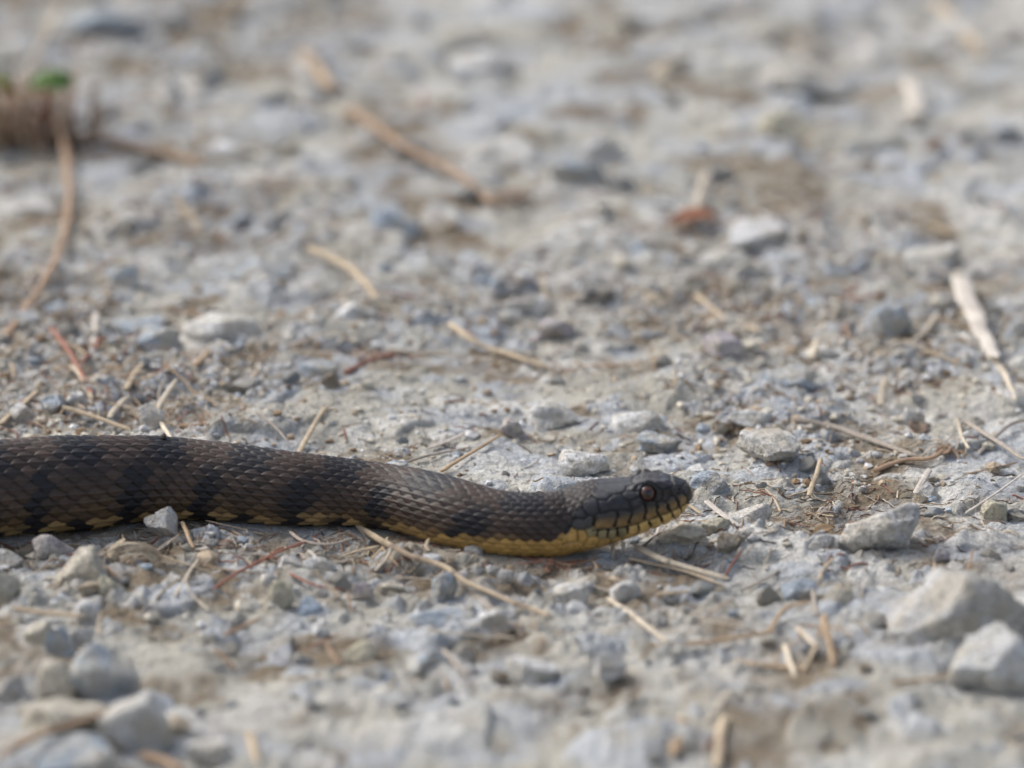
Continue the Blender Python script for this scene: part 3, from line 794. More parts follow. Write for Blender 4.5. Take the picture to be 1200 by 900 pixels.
def stem_mesh(P, rad, tone, seed, sides=8, n=None, flat=0.7, nodes=0, taper=0.75, stain=0.3, wob=0.06, name='straw'):
    """a dry stem through the points P (world), with ragged ends, joints and grain"""
    r = np.random.default_rng(seed)
    Ltot = np.linalg.norm(np.diff(P, axis=0), axis=1).sum()
    n = n or int(np.clip(Ltot / 0.0012, 8, 90))
    C = catmull(P, n); u = np.linspace(0, 1, n)
    C = C + (np.stack([vnoise(u * Ltot * 120 + seed, u * 0, 60 + k) for k in range(3)], 1)) * rad * wob * 3 * np.array([1, 1, .6])
    T = np.gradient(C, axis=0); T /= np.linalg.norm(T, axis=1)[:, None] + 1e-12
    up = np.array([0, 0, 1.0]); B = np.cross(T, up); B /= np.linalg.norm(B, axis=1)[:, None] + 1e-9; Nn = np.cross(B, T)
    rr = rad * (1 - (1 - taper) * u) * (1 + wob * vnoise(u * Ltot * 260, u * 0 + 3, 64))
    ring_c = np.ones(n)
    for k in range(nodes):
        c = (k + 0.7) / (nodes + 0.4) + r.uniform(-.05, .05)
        g = np.exp(-((u - c) * Ltot / (rad * 1.1)) ** 2); rr = rr * (1 + 0.45 * g); ring_c = ring_c * (1 - 0.4 * g)
    a = np.linspace(0, 2 * math.pi, sides, endpoint=False)
    gro = 1 + 0.10 * r.uniform(-1, 1, sides)
    V = np.zeros((n, sides, 3))
    for k in range(sides):
        sh = r.uniform(-1, 1) * rad * 1.4
        V[:, k] = C + (B * (math.cos(a[k]) * gro[k]) + Nn * (math.sin(a[k]) * flat * gro[k])) * rr[:, None]
        V[0, k] += T[0] * sh; V[-1, k] += T[-1] * sh * 1.4
    V[0] = C[0] + (V[0] - C[0]) * 0.8; V[-1] = C[-1] + (V[-1] - C[-1]) * 0.55
    c = np.array(SCOL[tone]) * (1 + 0.12 * r.uniform(-1, 1))
    cc = np.tile(c, (n, sides, 1)) * (1 + 0.14 * r.uniform(-1, 1, sides))[None, :, None]
    st_ = np.clip(vnoise(u * Ltot * 90 + seed * 3.1, u * 0 + 7, 66) * 1.6 - 0.35, 0, 1) * stain
    cc = cc * ring_c[:, None, None]; cc = cc + (np.array([0.09, 0.06, 0.045]) - cc) * st_[:, None, None]
    f = grid_faces(n, sides, True)
    VV = V.reshape(-1, 3); c2 = cc.reshape(-1, 3)
    ends = []
    for base_, flip in ((0, True), ((n - 1) * sides, False)):
        for k in range(1, sides - 1, 2):
            q = [base_, base_ + k, base_ + k + 1, base_ + min(k + 2, sides - 1)]
            if q[3] == q[2]: q = [base_, base_ + k, base_ + k + 1, base_ + k + 1]
            ends.append(q[::-1] if flip else q)
    ends = np.array([e_ for e_ in ends if len(set(e_)) == 4])
    return new_mesh(name, VV, np.vstack([f, ends]) if len(ends) else f, np.clip(c2, 0.01, 0.85), smooth=False)
def lay(pxs, rad, lifts=None):
    """photo points -> points resting on the ground"""
    zs = []
    for k, (a, b) in enumerate(pxs):
        p = px_ground(a, b)
        xs_ = p[0] + np.array([0, .002, -.002, 0, 0]); ys_ = p[1] + np.array([0, 0, 0, .003, -.003])
        z = float(ground_h(xs_, ys_).max()) * 0.7 + float(ground_h(xs_, ys_).mean()) * 0.3
        lf = lifts[k] if lifts else 0.0
        z = z + rad * 0.55 + lf
        zs.append(z)
    zs = np.array(zs)
    if len(pxs) == 3:
        mid_z = (zs[0] + zs[2]) / 2
        lift = max(zs[1] - mid_z, 0) * 0.6; zs = np.array([zs[0] + lift, mid_z + lift, zs[2] + lift])
    elif len(pxs) > 3:
        z2 = np.convolve(np.pad(zs, 1, mode='edge'), [.3, .4, .3], 'valid'); zs = z2 + max((zs - z2).max(), 0) * .4
    return np.array([on_z(a, b, z) for (a, b), z in zip(pxs, zs)])
def straw(pxs, wpx, tone, label, name='straw', cat='straw', lifts=None, group=None, **kw):
    s = depth_of(on_z(*pxs[0], 0)) / F
    rad = wpx * s / 2
    P = lay(pxs, rad, lifts)
    o0 = P.mean(0)
    me = stem_mesh(P - o0, rad, tone, int(sum(a * 3 + b for a, b in pxs)) % 9973, name=name, **kw)
    return add(name, me, M_STRAW, label=label, cat=cat, group=group, loc=o0)
mm = 0.001
straw([(420, 617), (452, 636), (482, 651), (520, 663), (545, 681), (600, 705), (645, 722)], 9, 'straw', 'long jointed straw running from under the belly towards the camera', nodes=4, lifts=[0, .001, .002, .004, .003, .002, .001], stain=.5)
straw([(540, 684), (575, 712), (612, 742)], 6, 'grey', 'thinner dull straw forking off below the long jointed one', nodes=1)
straw([(250, 690), (275, 673), (300, 660), (330, 645), (358, 635)], 5, 'red', 'thin reddish stem with a bent middle in front of the belly', name='stem', cat='stem', nodes=1, lifts=[0, .001, .003, .003, .003])
straw([(341, 624), (356, 634), (385, 638), (412, 631)], 5, 'grey', 'grey bleached twig with a forked end close under the belly', name='twig', cat='twig', lifts=[.003, .003, .002, .002])
straw([(398, 653), (420, 645), (443, 640)], 4, 'straw', 'short tan straw pointing at the long jointed straw', lifts=[.001, .002, .003])
straw([(714, 702), (745, 724), (782, 753)], 8, 'pale', 'short pale straw slanting down alone in front of the throat', nodes=1)
straw([(746, 641), (775, 655), (800, 663), (852, 678)], 10, 'pale', 'thick pale straw with a dark patch pointing away from the chin', nodes=1, stain=.9, lifts=[.002, .003, .003, .002])
straw([(737, 654), (775, 663), (812, 672), (848, 687)], 7, 'straw', 'flat tan straw crossing beneath the thick pale one', flat=.4)
straw([(770, 697), (810, 694), (848, 690)], 7, 'straw', 'level tan straw in front of the crossed pair', lifts=[.0, .0005, .001])
straw([(804, 755), (850, 749), (905, 740)], 8, 'orange', 'orange-tan stalk piece lying level in the blurred near ground')
straw([(742, 755), (775, 757), (802, 756)], 6, 'orange', 'blurred orange stalk end beside the foot of the slanting straw')
straw([(900, 740), (922, 712), (948, 706)], 7, 'orange', 'bent orange stem over the sky-blue stone', lifts=[0, .003, .004])
straw([(952, 690), (957, 722)], 6, 'grey', 'small grey splinter standing near the sky-blue stone', name='splinter', cat='splinter', lifts=[.002, 0])
straw([(964, 722), (970, 745), (977, 778)], 10, 'orange', 'broad orange straw pointing at the camera between other bits', lifts=[.004, .002, 0])
straw([(934, 736), (956, 756)], 8, 'pale', 'short pale bit above the broad orange straw')
straw([(957, 756), (941, 788)], 8, 'straw', 'blurred tan bit leaning towards the broad orange straw')
straw([(920, 757), (931, 792)], 8, 'pale', 'blurred pale bit farthest from the broad orange straw')
straw([(828, 588), (846, 602), (867, 617)], 8, 'white', 'pale split straw with a curled tip beyond the snout', flat=.5, lifts=[.002, .002, .001])
straw([(948, 580), (955, 560), (962, 536)], 7, 'straw', 'tan straw rising towards the rough grey stone', lifts=[0, .001, .003])
straw([(1074, 578), (1082, 564), (1090, 550)], 10, 'white', 'short pale chip of straw standing slanted', lifts=[0, .001, .002])
straw([(1132, 601), (1166, 579), (1198, 556)], 4, 'white', 'thin pale straw slanting over the yellowish stone', lifts=[.001, .002, .003])
straw([(868, 692), (895, 679), (926, 660)], 4.5, 'grey', 'thin grey twig lying near the sky-blue stone', name='twig', cat='twig')
straw([(752, 641), (772, 626), (790, 620), (813, 609)], 4, 'dark', 'dark thin twig with a sharp tip under the chin', name='twig', cat='twig', lifts=[0, .003, .003, .004])
straw([(774, 614), (766, 637)], 5, 'white', 'short pale splinter upright under the chin', name='splinter', cat='splinter', lifts=[.004, .001])
straw([(517, 552), (550, 532), (586, 510)], 6, 'orange', 'orange straw behind the neck pointing at a pinkish pebble', lifts=[.001, .001, .002])
straw([(465, 545), (505, 533), (552, 524)], 5, 'grey', 'dull straw lying under the orange one behind the neck')
straw([(504, 524), (525, 517), (546, 507)], 8, 'white', 'broad whitish flake of straw behind the neck', flat=.4)
straw([(350, 532), (364, 505), (380, 478)], 7, 'straw', 'single tan straw sticking up behind the middle of the body', lifts=[0, .001, .002])
straw([(178, 494), (190, 470), (206, 447)], 9, 'pale', 'pale straw leaning up out of the litter touching the back', lifts=[0, .002, .005])
straw([(180, 484), (190, 497), (200, 512)], 7, 'pale', 'short pale straw crossing the foot of the leaning one', lifts=[.002, .002, .001])
straw([(75, 477), (112, 489), (152, 503)], 8, 'straw', 'tan straw along the back of the snake near the litter')
straw([(0, 497), (22, 478), (45, 458)], 8, 'straw', 'tan straw slanting up at the frame edge above the back', lifts=[0, .001, .002])
straw([(60, 385), (85, 418), (108, 462)], 6, 'red', 'thin reddish stem in the litter behind the back', name='stem', cat='stem', lifts=[.003, .003, .001])
straw([(112, 368), (110, 402)], 9, 'white', 'pale upright splinter above the reddish stems', name='splinter', cat='splinter', lifts=[.004, .001])
straw([(96, 425), (112, 405), (118, 395)], 7, 'red', 'reddish forked stem crossing the first one', name='stem', cat='stem', lifts=[.001, .003, .003])
straw([(85, 428), (100, 446), (104, 456)], 9, 'pale', 'pale flat bit between the reddish stems', flat=.4)
straw([(148, 456), (158, 438), (168, 425)], 8, 'straw', 'blurred tan bit beside the leaning pale straw', lifts=[0, .001, .002])
straw([(228, 428), (246, 410)], 9, 'orange', 'short orange bit alone below the wide whitish stone', lifts=[.001, .002])
straw([(128, 488), (140, 474), (150, 466)], 9, 'pale', 'stubby pale bit among the straws above the back')
straw([(210, 500), (240, 497), (262, 488)], 9, 'brown', 'brownish stalk piece just behind the back')
straw([(300, 482), (322, 500), (338, 518)], 5, 'grey', 'grey thin stem sloping to the back of the snake')
straw([(360, 290), (400, 308), (425, 328), (442, 350)], 11, 'straw', 'bent tan straw blurred above the middle of the body')
straw([(527, 380), (553, 398), (580, 410), (642, 430)], 9, 'straw', 'long tan straw farther off behind the neck', lifts=[.002, .001, .001, 0])
straw([(408, 126), (450, 156), (490, 180), (540, 206), (578, 238)], 13, 'brown', 'thick brown twig, the thickest in the far blurred ground', name='twig', cat='twig', lifts=[0, .003, .004, .003, .001])
straw([(64, 132), (77, 180), (81, 235), (72, 285), (48, 335), (22, 372), (0, 404)], 9, 'brown', 'long curved stalk dropping from the green tuft to the frame edge', name='stalk', cat='stalk', nodes=3, lifts=[.004, .004, .003, .002, .002, .001, 0])
straw([(72, 157), (125, 165), (180, 176), (238, 192)], 13, 'brown', 'pale brown stick reaching out from the green tuft', name='stick', cat='stick')
straw([(208, 232), (236, 270)], 9, 'straw', 'short blurred straw below the pale brown stick')
straw([(1066, 96), (1077, 134)], 17, 'white', 'blurred pale chip near the upper frame edge', name='wood_chip', cat='wood chip', flat=.5)
straw([(1124, 328), (1136, 352), (1148, 372)], 24, 'white', 'broad bleached wood chip with frayed end', name='wood_chip', cat='wood chip', flat=.3, taper=.9, lifts=[.002, .003, .003])
straw([(1140, 366), (1152, 392), (1168, 418)], 24, 'white', 'second bleached wood chip continuing the broad one', name='wood_chip', cat='wood chip', flat=.3, taper=.6, lifts=[.001, .003, .002])
straw([(1162, 416), (1178, 440), (1191, 468)], 12, 'pale', 'thin pointed sliver at the end of the bleached chips', name='wood_chip', cat='wood chip', flat=.4, taper=.3)
straw([(1100, 366), (1082, 390), (1052, 412)], 6, 'pale', 'curved pale stem running down from the blue-grey stone', lifts=[.003, .002, 0])
straw([(935, 492), (975, 500), (1020, 515), (1072, 534)], 9, 'grey', 'grey-tan root lying half sunk beyond the rough grey stone', name='root', cat='root')
straw([(1022, 552), (1058, 540), (1092, 536), (1112, 521)], 8, 'brown', 'brown frayed stem knotted at the root end', name='stem', cat='stem')
straw([(1132, 494), (1165, 515), (1200, 538)], 7, 'grey', 'grey straight twig going out of the frame beyond the root', name='twig', cat='twig', lifts=[.004, .003, .002])
straw([(1122, 492), (1128, 512), (1136, 526)], 5, 'pale', 'short pale fork at the start of the grey straight twig', lifts=[.003, .001, 0])
straw([(1098, 561), (1145, 553), (1192, 542)], 4, 'brown', 'thin brown stem lying under the grey straight twig', name='stem', cat='stem')
straw([(1148, 530), (1180, 500), (1200, 492)], 6, 'grey', 'grey stem rising to the frame edge behind the straight twig', name='stem', cat='stem', lifts=[0, .002, .003])
straw([(952, 418), (958, 398)], 11, 'pale', 'stubby pale bit next to the blurred blue-grey stone')
straw([(1036, 447), (1031, 478)], 11, 'pale', 'short upright chip on the clay near the small pointed stone', lifts=[.003, 0])
straw([(828, 205), (820, 232), (808, 262)], 11, 'pale', 'blurred pale straw standing by the reddish leaf', lifts=[.005, .002, 0])
straw([(1095, 2), (1120, 24), (1150, 62)], 12, 'straw', 'blurred tan straw crossing the upper frame edge')
straw([(405, 436), (430, 424), (462, 414)], 9, 'red', 'reddish bark shred behind the middle of the body', name='bark_shred', cat='bark')
straw([(455, 410), (490, 413), (528, 416)], 7, 'pale', 'blurred pale straw level with the reddish shred')
straw([(292, 860), (302, 896)], 13, 'straw', 'blurred straw standing at the lower frame edge')
straw([(848, 842), (840, 900)], 15, 'straw', 'blurred broad straw at the lower frame edge under the orange stalk')
straw([(800, 845), (790, 884)], 20, 'orange', 'blurred orange-tan chip beside the broad straw at the lower edge', flat=.5)
straw([(0, 884), (45, 862), (95, 845), (162, 818)], 12, 'brown', 'blurred brown twig lying over the long beige stone', name='twig', cat='twig', lifts=[.004, .010, .011, .008])
straw([(18, 713), (55, 718), (95, 722)], 12, 'straw', 'pale stick ending at the white pebble', name='stick', cat='stick', flat=.5, lifts=[.001, .002, .003])
straw([(168, 884), (195, 893), (215, 903)], 14, 'brown', 'blurred brown stalk end at the lower frame edge near the pale boulder')
straw([(205, 698), (218, 676), (233, 655)], 4, 'pale', 'thin curved pale fibre in front of the grey pointed stone')
straw([(213, 612), (219, 625), (226, 641)], 6, 'orange', 'short tan straw hanging down beside the pointed grey stone', lifts=[.005, .003, .001])
straw([(186, 645), (200, 634), (214, 624)], 7, 'grey', 'grey splinter lying against the pointed grey stone', name='splinter', cat='splinter')
straw([(128, 655), (134, 642), (146, 632)], 9, 'straw', 'tan flake standing beside the frayed fibre bundle', flat=.4, lifts=[0, .002, .004])
straw([(110, 655), (122, 664), (138, 676)], 7, 'brown', 'brown stub under the frayed fibre bundle')
straw([(500, 740), (545, 743), (600, 747)], 6, 'pale', 'pale blurred leaf strip below the broad slab', flat=.3)
straw([(520, 762), (535, 778), (548, 792)], 7, 'grey', 'blurred grey-tan bit between the pebbles below the slab')
straw([(1045, 800), (1080, 797), (1120, 790)], 7, 'orange', 'blurred orange stalk under the low rounded rock')
straw([(860, 775), (900, 780), (945, 783)], 9, 'orange', 'blurred faint orange straw below the orange-tan stalk piece')
straw([(372, 672), (382, 684), (398, 700)], 7, 'straw', 'curled tan husk in front of the flat pale stone', flat=.4, lifts=[.003, .002, 0])
straw([(362, 645), (372, 655), (378, 666)], 5, 'white', 'whitish sliver of husk beside the bleached twig', flat=.4, lifts=[.003, .002, .001])
straw([(440, 668), (452, 655), (458, 642)], 5, 'pale', 'pale bent fibre beside the short tan straw', lifts=[0, .002, .003])
straw([(340, 672), (370, 686), (400, 691)], 4, 'red', 'second reddish stem lying in front of the flat pale stone', name='stem', cat='stem')
straw([(610, 652), (650, 659), (690, 657)], 4, 'red', 'reddish fibre pressed under the throat of the snake', name='stem', cat='stem')
straw([(640, 655), (668, 662), (700, 654), (725, 645)], 3.5, 'brown', 'brown fibre curving below the jaw of the snake', name='stem', cat='stem')
straw([(719, 640), (717, 652)], 6, 'pale', 'tiny pale stub beneath the jaw, nearer the throat', lifts=[.002, 0])
straw([(731, 636), (729, 648)], 6, 'white', 'tiny pale stub beneath the jaw, nearer the chin', lifts=[.003, 0])
straw([(815, 345), (850, 372), (890, 388)], 7, 'straw', 'blurred tan straw across the far clay by the mauve-grey stone')
straw([(355, 60), (380, 90), (388, 105)], 16, 'orange', 'blurred tan knot of stem at the start of the thick twig', name='stem', cat='stem')
straw([(30, 90), (50, 50), (70, 10)], 9, 'pale', 'tall pale stalk rising from behind the green tuft', name='stalk', cat='stalk', lifts=[.01, .02, .03])

# frayed bundle of fibre beside the pebbles near the belly
fb = None
c0_ = px_ground(160, 662)
ft = bpy.data.objects.new('fibre_bundle', None); COL.objects.link(ft); ft.location = c0_
ft['label'] = 'frayed curl of pale plant fibre between the cream lump and the pointed stone'; ft['category'] = 'plant fibre'
for k in range(9):
    a0 = -0.9 + 0.16 * k; rr_ = 0.0030 + 0.00045 * k
    P = np.array([[rr_ * 1.7 * math.cos(t) - 0.001 * k * .3, 0.001 * k * .35, 0.0010 + rr_ * 0.9 * max(math.sin(t), -0.1)] for t in np.linspace(0.1, 2.9, 7)])
    P += RNG.normal(0, 0.00025, P.shape)
    add('strand', stem_mesh(P, 0.00042, 'pale' if k % 2 else 'straw', 300 + k, n=16, sides=6, name='strand'), M_STRAW, parent=ft)

# reddish leaf far off
def leaf_mesh(L, W, seed, colr, curl=0.35):
    nu, nv = 14, 7
    V, c = [], []
    r = np.random.default_rng(seed)
    for i in range(nu):
        u = i / (nu - 1); w = W * math.sin(math.pi * min(max(u, .03), .97)) ** .8
        for j in range(nv):
            v = j / (nv - 1) * 2 - 1
            V.append((u * L - L / 2, v * w / 2, curl * L * (0.25 * math.sin(u * 3) + 0.3 * v * v * W / L) + r.normal(0, .0002)))
            c.append(np.array(colr) * (0.8 + 0.3 * r.random()) * (0.7 if j == 3 else 1))
    V = np.array(V); top = V.copy(); bot = V.copy(); bot[:, 2] -= 0.00035
    f = grid_faces(nu, nv); f2 = grid_faces(nu, nv)[:, ::-1] + nu * nv
    rim = [i * nv for i in range(nu)] + [(nu - 1) * nv + j for j in range(1, nv)] + [i * nv + nv - 1 for i in range(nu - 2, -1, -1)] + [j for j in range(nv - 2, 0, -1)]
    fr_ = np.array([[rim[k], rim[(k + 1) % len(rim)], rim[(k + 1) % len(rim)] + nu * nv, rim[k] + nu * nv] for k in range(len(rim))])
    return new_mesh('leaf', np.vstack([top, bot]), np.vstack([f, f2, fr_]), np.array(c + c))
for (lx, ly, L, W, cc, rz, lab) in [
    (812, 262, .022, .010, (0.26, 0.11, 0.06), .3, 'reddish-brown dead leaf in front of the brightest white stone'),
    (600, 238, .020, .008, (0.14, 0.09, 0.06), -.5, 'dark brown dead leaf at the end of the thick far twig'),
    (1095, 178, .016, .006, (0.2, 0.12, 0.07), .8, 'small brown dead leaf far off near the pale chip'),
    (1105, 536, .008, .005, (0.24, 0.16, 0.10), .9, 'crumpled tan dead leaf on the knotted stem beyond the root'),
    (965, 628, .009, .005, (0.24, 0.16, 0.09), .4, 'small orange-brown husk beside the wide light grey stone'),
    (1075, 510, .012, .008, (0.17, 0.12, 0.085), 1.4, 'brown curled leaf standing behind the root end')]:
    p = px_ground(lx, ly)
    o = add('dead_leaf', leaf_mesh(L, W, int(lx), cc), M_PLANT, label=lab, cat='leaf', loc=(p[0], p[1], p[2] + .002))
    o.rotation_euler = (0.25, -0.1, rz)

# heaps of dead stems the wind has rolled together
for (cx_, cy_, nst, spread, tones, lab) in [
    (808, 268, 30, .016, ('red', 'brown', 'orange'), 'reddish-brown heap of dead stems in front of the brightest white stone'),
    (590, 236, 22, .014, ('brown', 'dark', 'straw'), 'brown knot of litter at the lower end of the thick far twig'),
    (120, 470, 46, .022, ('brown', 'straw', 'red', 'pale'), 'tangled heap of brown and pale stems behind the back near the frame edge'),
    (215, 490, 26, .014, ('brown', 'straw', 'grey'), 'smaller tangle of stems touching the back of the snake'),
    (720, 432, 18, .011, ('brown', 'orange', 'grey'), 'low brown litter heap on the clay behind the head'),
    (655, 440, 14, .009, ('brown', 'grey'), 'small brown litter heap beside the pale lumpy stone'),
    (440, 420, 20, .012, ('red', 'brown', 'straw'), 'reddish litter heap behind the middle of the body'),
    (1100, 532, 24, .010, ('brown', 'grey', 'pale'), 'matted brown fibres around the end of the grey-tan root'),
    (620, 745, 16, .009, ('brown', 'grey', 'straw'), 'brown stem litter at the end of the jointed straw'),
    (385, 640, 18, .008, ('brown', 'grey', 'red'), 'dark fibre litter under the belly where the jointed straw starts'),
    (650, 657, 26, .012, ('red', 'brown', 'dark'), 'reddish mat of fine fibres pressed under the throat'),
    (955, 745, 14, .009, ('orange', 'brown'), 'blurred orange-brown litter around the broad orange straw'),
    (330, 235, 20, .016, ('brown', 'straw'), 'faint brown litter patch far off between the two bent straws')]:
    p0 = px_ground(cx_, cy_); rr2 = np.random.default_rng(cx_ * 3 + cy_)
    hp = bpy.data.objects.new('litter_heap', None); COL.objects.link(hp); hp.location = p0
    hp['label'] = lab; hp['category'] = 'plant litter'
    for k in range(int(nst * 1.7)):
        c = np.array([rr2.normal(0, spread * .8), rr2.normal(0, spread * .55)]); a = rr2.uniform(0, math.pi); L_ = rr2.uniform(.35, 1.0) * spread; rad = rr2.uniform(.00014, .00048)
        if np.min(np.hypot(PTH[:, 0] - p0[0] - c[0], PTH[:, 1] - p0[1] - c[1]) - PTR) < 0.001: continue
        e1 = c - np.array([math.cos(a), math.sin(a)]) * L_ / 2; e2 = c + np.array([math.cos(a), math.sin(a)]) * L_ / 2
        z1, zc, z2 = (ground_at(p0[0] + q_[0], p0[1] + q_[1]) - p0[2] + rad for q_ in (e1, c, e2)); up_ = max(zc - (z1 + z2) / 2, 0) + rr2.uniform(0, .0012)
        P = np.array([[*e1, z1 + up_], [*(c + rr2.normal(0, spread * .05, 2)), (z1 + z2) / 2 + up_ + rr2.uniform(0, .001)], [*e2, z2 + up_ * rr2.uniform(.6, 2.2)]])
        add('stem', stem_mesh(P, rad, tones[k % len(tones)], 4000 + k + cx_, n=9, sides=5, flat=.6, name='stem'), M_STRAW, parent=hp)

# green tuft at the far corner
tp = px_ground(28, 168)
tuft = bpy.data.objects.new('weed_tuft', None); COL.objects.link(tuft); tuft.location = tp
tuft['label'] = 'brown weed tuft with a few green leaves at the far corner'; tuft['category'] = 'weed'
r_ = np.random.default_rng(12)
for k in range(170):
    a = r_.uniform(0, 2 * math.pi); L_ = r_.uniform(.016, .050); sp = r_.uniform(.2, 1.0)
    b0 = np.array([r_.normal(-.004, .018), r_.normal(0, .008), -.002])
    P = np.array([b0, b0 + np.array([math.cos(a) * sp * L_ * .4, math.sin(a) * sp * L_ * .4, L_ * .55]), b0 + np.array([math.cos(a) * sp * L_, math.sin(a) * sp * L_, L_ * (.9 - .4 * sp)])])
    add('blade', stem_mesh(P, r_.uniform(.0006, .0013), ('brown', 'dark', 'red', 'brown', 'straw', 'brown')[k % 6], 500 + k, n=9, sides=5, flat=.35, taper=.25, name='blade'), M_STRAW, parent=tuft)
for k, (dx, dz, L_, g) in enumerate([(.0115, .028, .019, (0.12, 0.25, 0.06)), (.016, .027, .015, (0.11, 0.21, 0.06)), (-.010, .030, .014, (0.26, 0.29, 0.08)), (-.011, .012, .012, (0.34, 0.28, 0.07)), (.019, .031, .015, (0.12, 0.23, 0.07)), (-.006, .026, .012, (0.25, 0.18, .06))]):
    o = add('leaf', leaf_mesh(L_, .008, 40 + k, g, .5), M_PLANT, parent=tuft, loc=(dx, -.004 * (k % 3), dz)); o['label'] = 'fresh green leaf' if g[1] > g[0] else 'yellowing leaf'
    o.rotation_euler = (0.6, -.3 + .2 * k, .4 * k)

# crumb of dirt on the snake's back
ir = int(np.argmin(np.abs(XF - 192))); jr = int(np.argmin(PXY[ir, :half_n + 1]))
v, f = rock_shape(5, 3, 6, .2, .3)
cr = SV[ir, jr]
add('dirt_crumb', new_mesh('dirt_crumb', v * .0011, f, np.tile([0.10, 0.085, 0.075], (len(v), 1))), M_CRUMB, label='tiny dark crumb of dirt sitting on the back of the snake', cat='dirt crumb', loc=(cr[0], cr[1], cr[2] + .0005))

# ------------------------------------------------------------------ countable pebbles between the named stones
def clear_of(x, y, r, gap=1.0):
    if np.min(np.hypot(PTH[:, 0] - x, PTH[:, 1] - y) - PTR) < r * 0.7: return False
    for a, b, c in STONES:
        if (a - x) ** 2 + (b - y) ** 2 < ((c + r) * gap) ** 2: return False
    return True
PROTO = {}
for t in ('grey', 'blue', 'pale', 'cream', 'tan'):
    for k in range(4):
        v, f = rock_shape(700 + k * 17 + len(t), 4, 13, .05, .08)
        me = new_mesh('pebble', v, f, rock_cols(v, t, np.random.default_rng(k))); me.materials.append(M_STONE); PROTO[t, k] = me
WORDS = {'grey': 'grey', 'blue': 'blue-grey', 'pale': 'whitish', 'cream': 'cream', 'tan': 'tan'}
rz_ = np.random.default_rng(77); made = 0; tries = 0
while made < 185 and tries < 6000:
    tries += 1
    px = rz_.uniform(-10, 1210); py = 900 * rz_.random() ** 0.85
    p = on_z(px, py, 0); mk = float(litter_mask(np.array([p[0]]), np.array([p[1]]))[0])
    if rz_.random() > 0.25 + 0.75 * mk: continue
    s = depth_of(p) / F
    w = np.clip(rz_.lognormal(2.85, .38), 11, 42) * s
    w = min(w * (1.0 + 0.3 * (p[1] > .25)), .017)
    if not clear_of(p[0], p[1], w / 2, 0.95): continue
    tone = str(rz_.choice(['grey', 'blue', 'pale', 'cream', 'tan'], p=[.24, .26, .2, .2, .1]))
    zone = ('in the far blurred ground' if p[1] > .22 else 'on the clay behind the snake' if py < np.interp(px, TX, TY) else 'on the clay beyond the snout' if px > 830 and py < 700 else 'on the ground in front of the snake')
    where = ' among the litter' if px < 420 else ''
    lab = f"small {WORDS[tone]} pebble half sunk{where} {zone}"
    o = bpy.data.objects.new('pebble', PROTO[tone, int(rz_.integers(4))]); COL.objects.link(o)
    hz = w * rz_.uniform(.22, .42); sk = rz_.uniform(.15, .4)
    o.scale = (w / 2, w / 2 * rz_.uniform(.6, 1), hz); o.rotation_euler = (rz_.normal(0, .15), rz_.normal(0, .15), rz_.uniform(0, 6.28))
    o.location = (p[0], p[1], ground_at(p[0], p[1]) + hz * (1 - 2 * sk) * .9)
    o['label'] = lab; o['category'] = 'pebble'; o['group'] = f"{WORDS[tone]} pebbles{where} {zone}"
    STONES.append((p[0], p[1], w / 2)); made += 1

# ------------------------------------------------------------------ countable loose straws
rs = np.random.default_rng(99); made = 0
while made < 210:
    px = rs.uniform(-20, 1220); py = rs.uniform(20, 890)
    if made > 150: px = rs.uniform(-20, 420); py = rs.uniform(340, 520)
    p = on_z(px, py, 0); mk = float(litter_mask(np.array([p[0]]), np.array([p[1]]))[0])
    if rs.random() > (mk - .15): continue
    L_ = rs.uniform(.005, .022); a = rs.uniform(0, math.pi)
    q = p[:2] + np.array([math.cos(a), math.sin(a)]) * L_
    rad = rs.uniform(.0003, .0009) * (1.3 if p[1] > .2 else 1)
    if not clear_of(p[0], p[1], .002) or not clear_of(q[0], q[1], .002): continue
    mid_ = (p[:2] + q) / 2 + rs.normal(0, .0008, 2)
    if not clear_of(mid_[0], mid_[1], .002): continue
    za, zm, zb = (ground_at(c[0], c[1]) + rad * 1.1 for c in (p, mid_, q)); zb += rs.uniform(0, .004)
    lf = max(zm - (za + zb) / 2, 0) * .7
    P = np.array([[p[0], p[1], za + lf], [mid_[0], mid_[1], (za + zb) / 2 + lf], [q[0], q[1], zb + lf]])
    tone = str(rs.choice(['straw', 'pale', 'orange', 'brown', 'grey', 'red'], p=[.27, .15, .18, .18, .14, .08]))
    o0 = P.mean(0)
    zone = ('in the far blurred ground' if p[1] > .22 else 'on the clay behind the snake' if py < np.interp(px, TX, TY) else 'on the clay beyond the snout' if px > 830 and py < 700 else 'on the ground in front of the snake')
    where = ' in the litter' if px < 420 else ''
    wd = {'straw': 'tan', 'pale': 'pale', 'orange': 'orange-tan', 'brown': 'brown', 'grey': 'grey', 'red': 'reddish'}[tone]
    add('straw', stem_mesh(P - o0, rad, tone, 2000 + made, n=10, sides=6, flat=rs.uniform(.4, .9)), M_STRAW, label=f"short thin {wd} straw lying{where} {zone}", cat='straw', group=f"{wd} straws{where} {zone}", loc=o0)
    made += 1

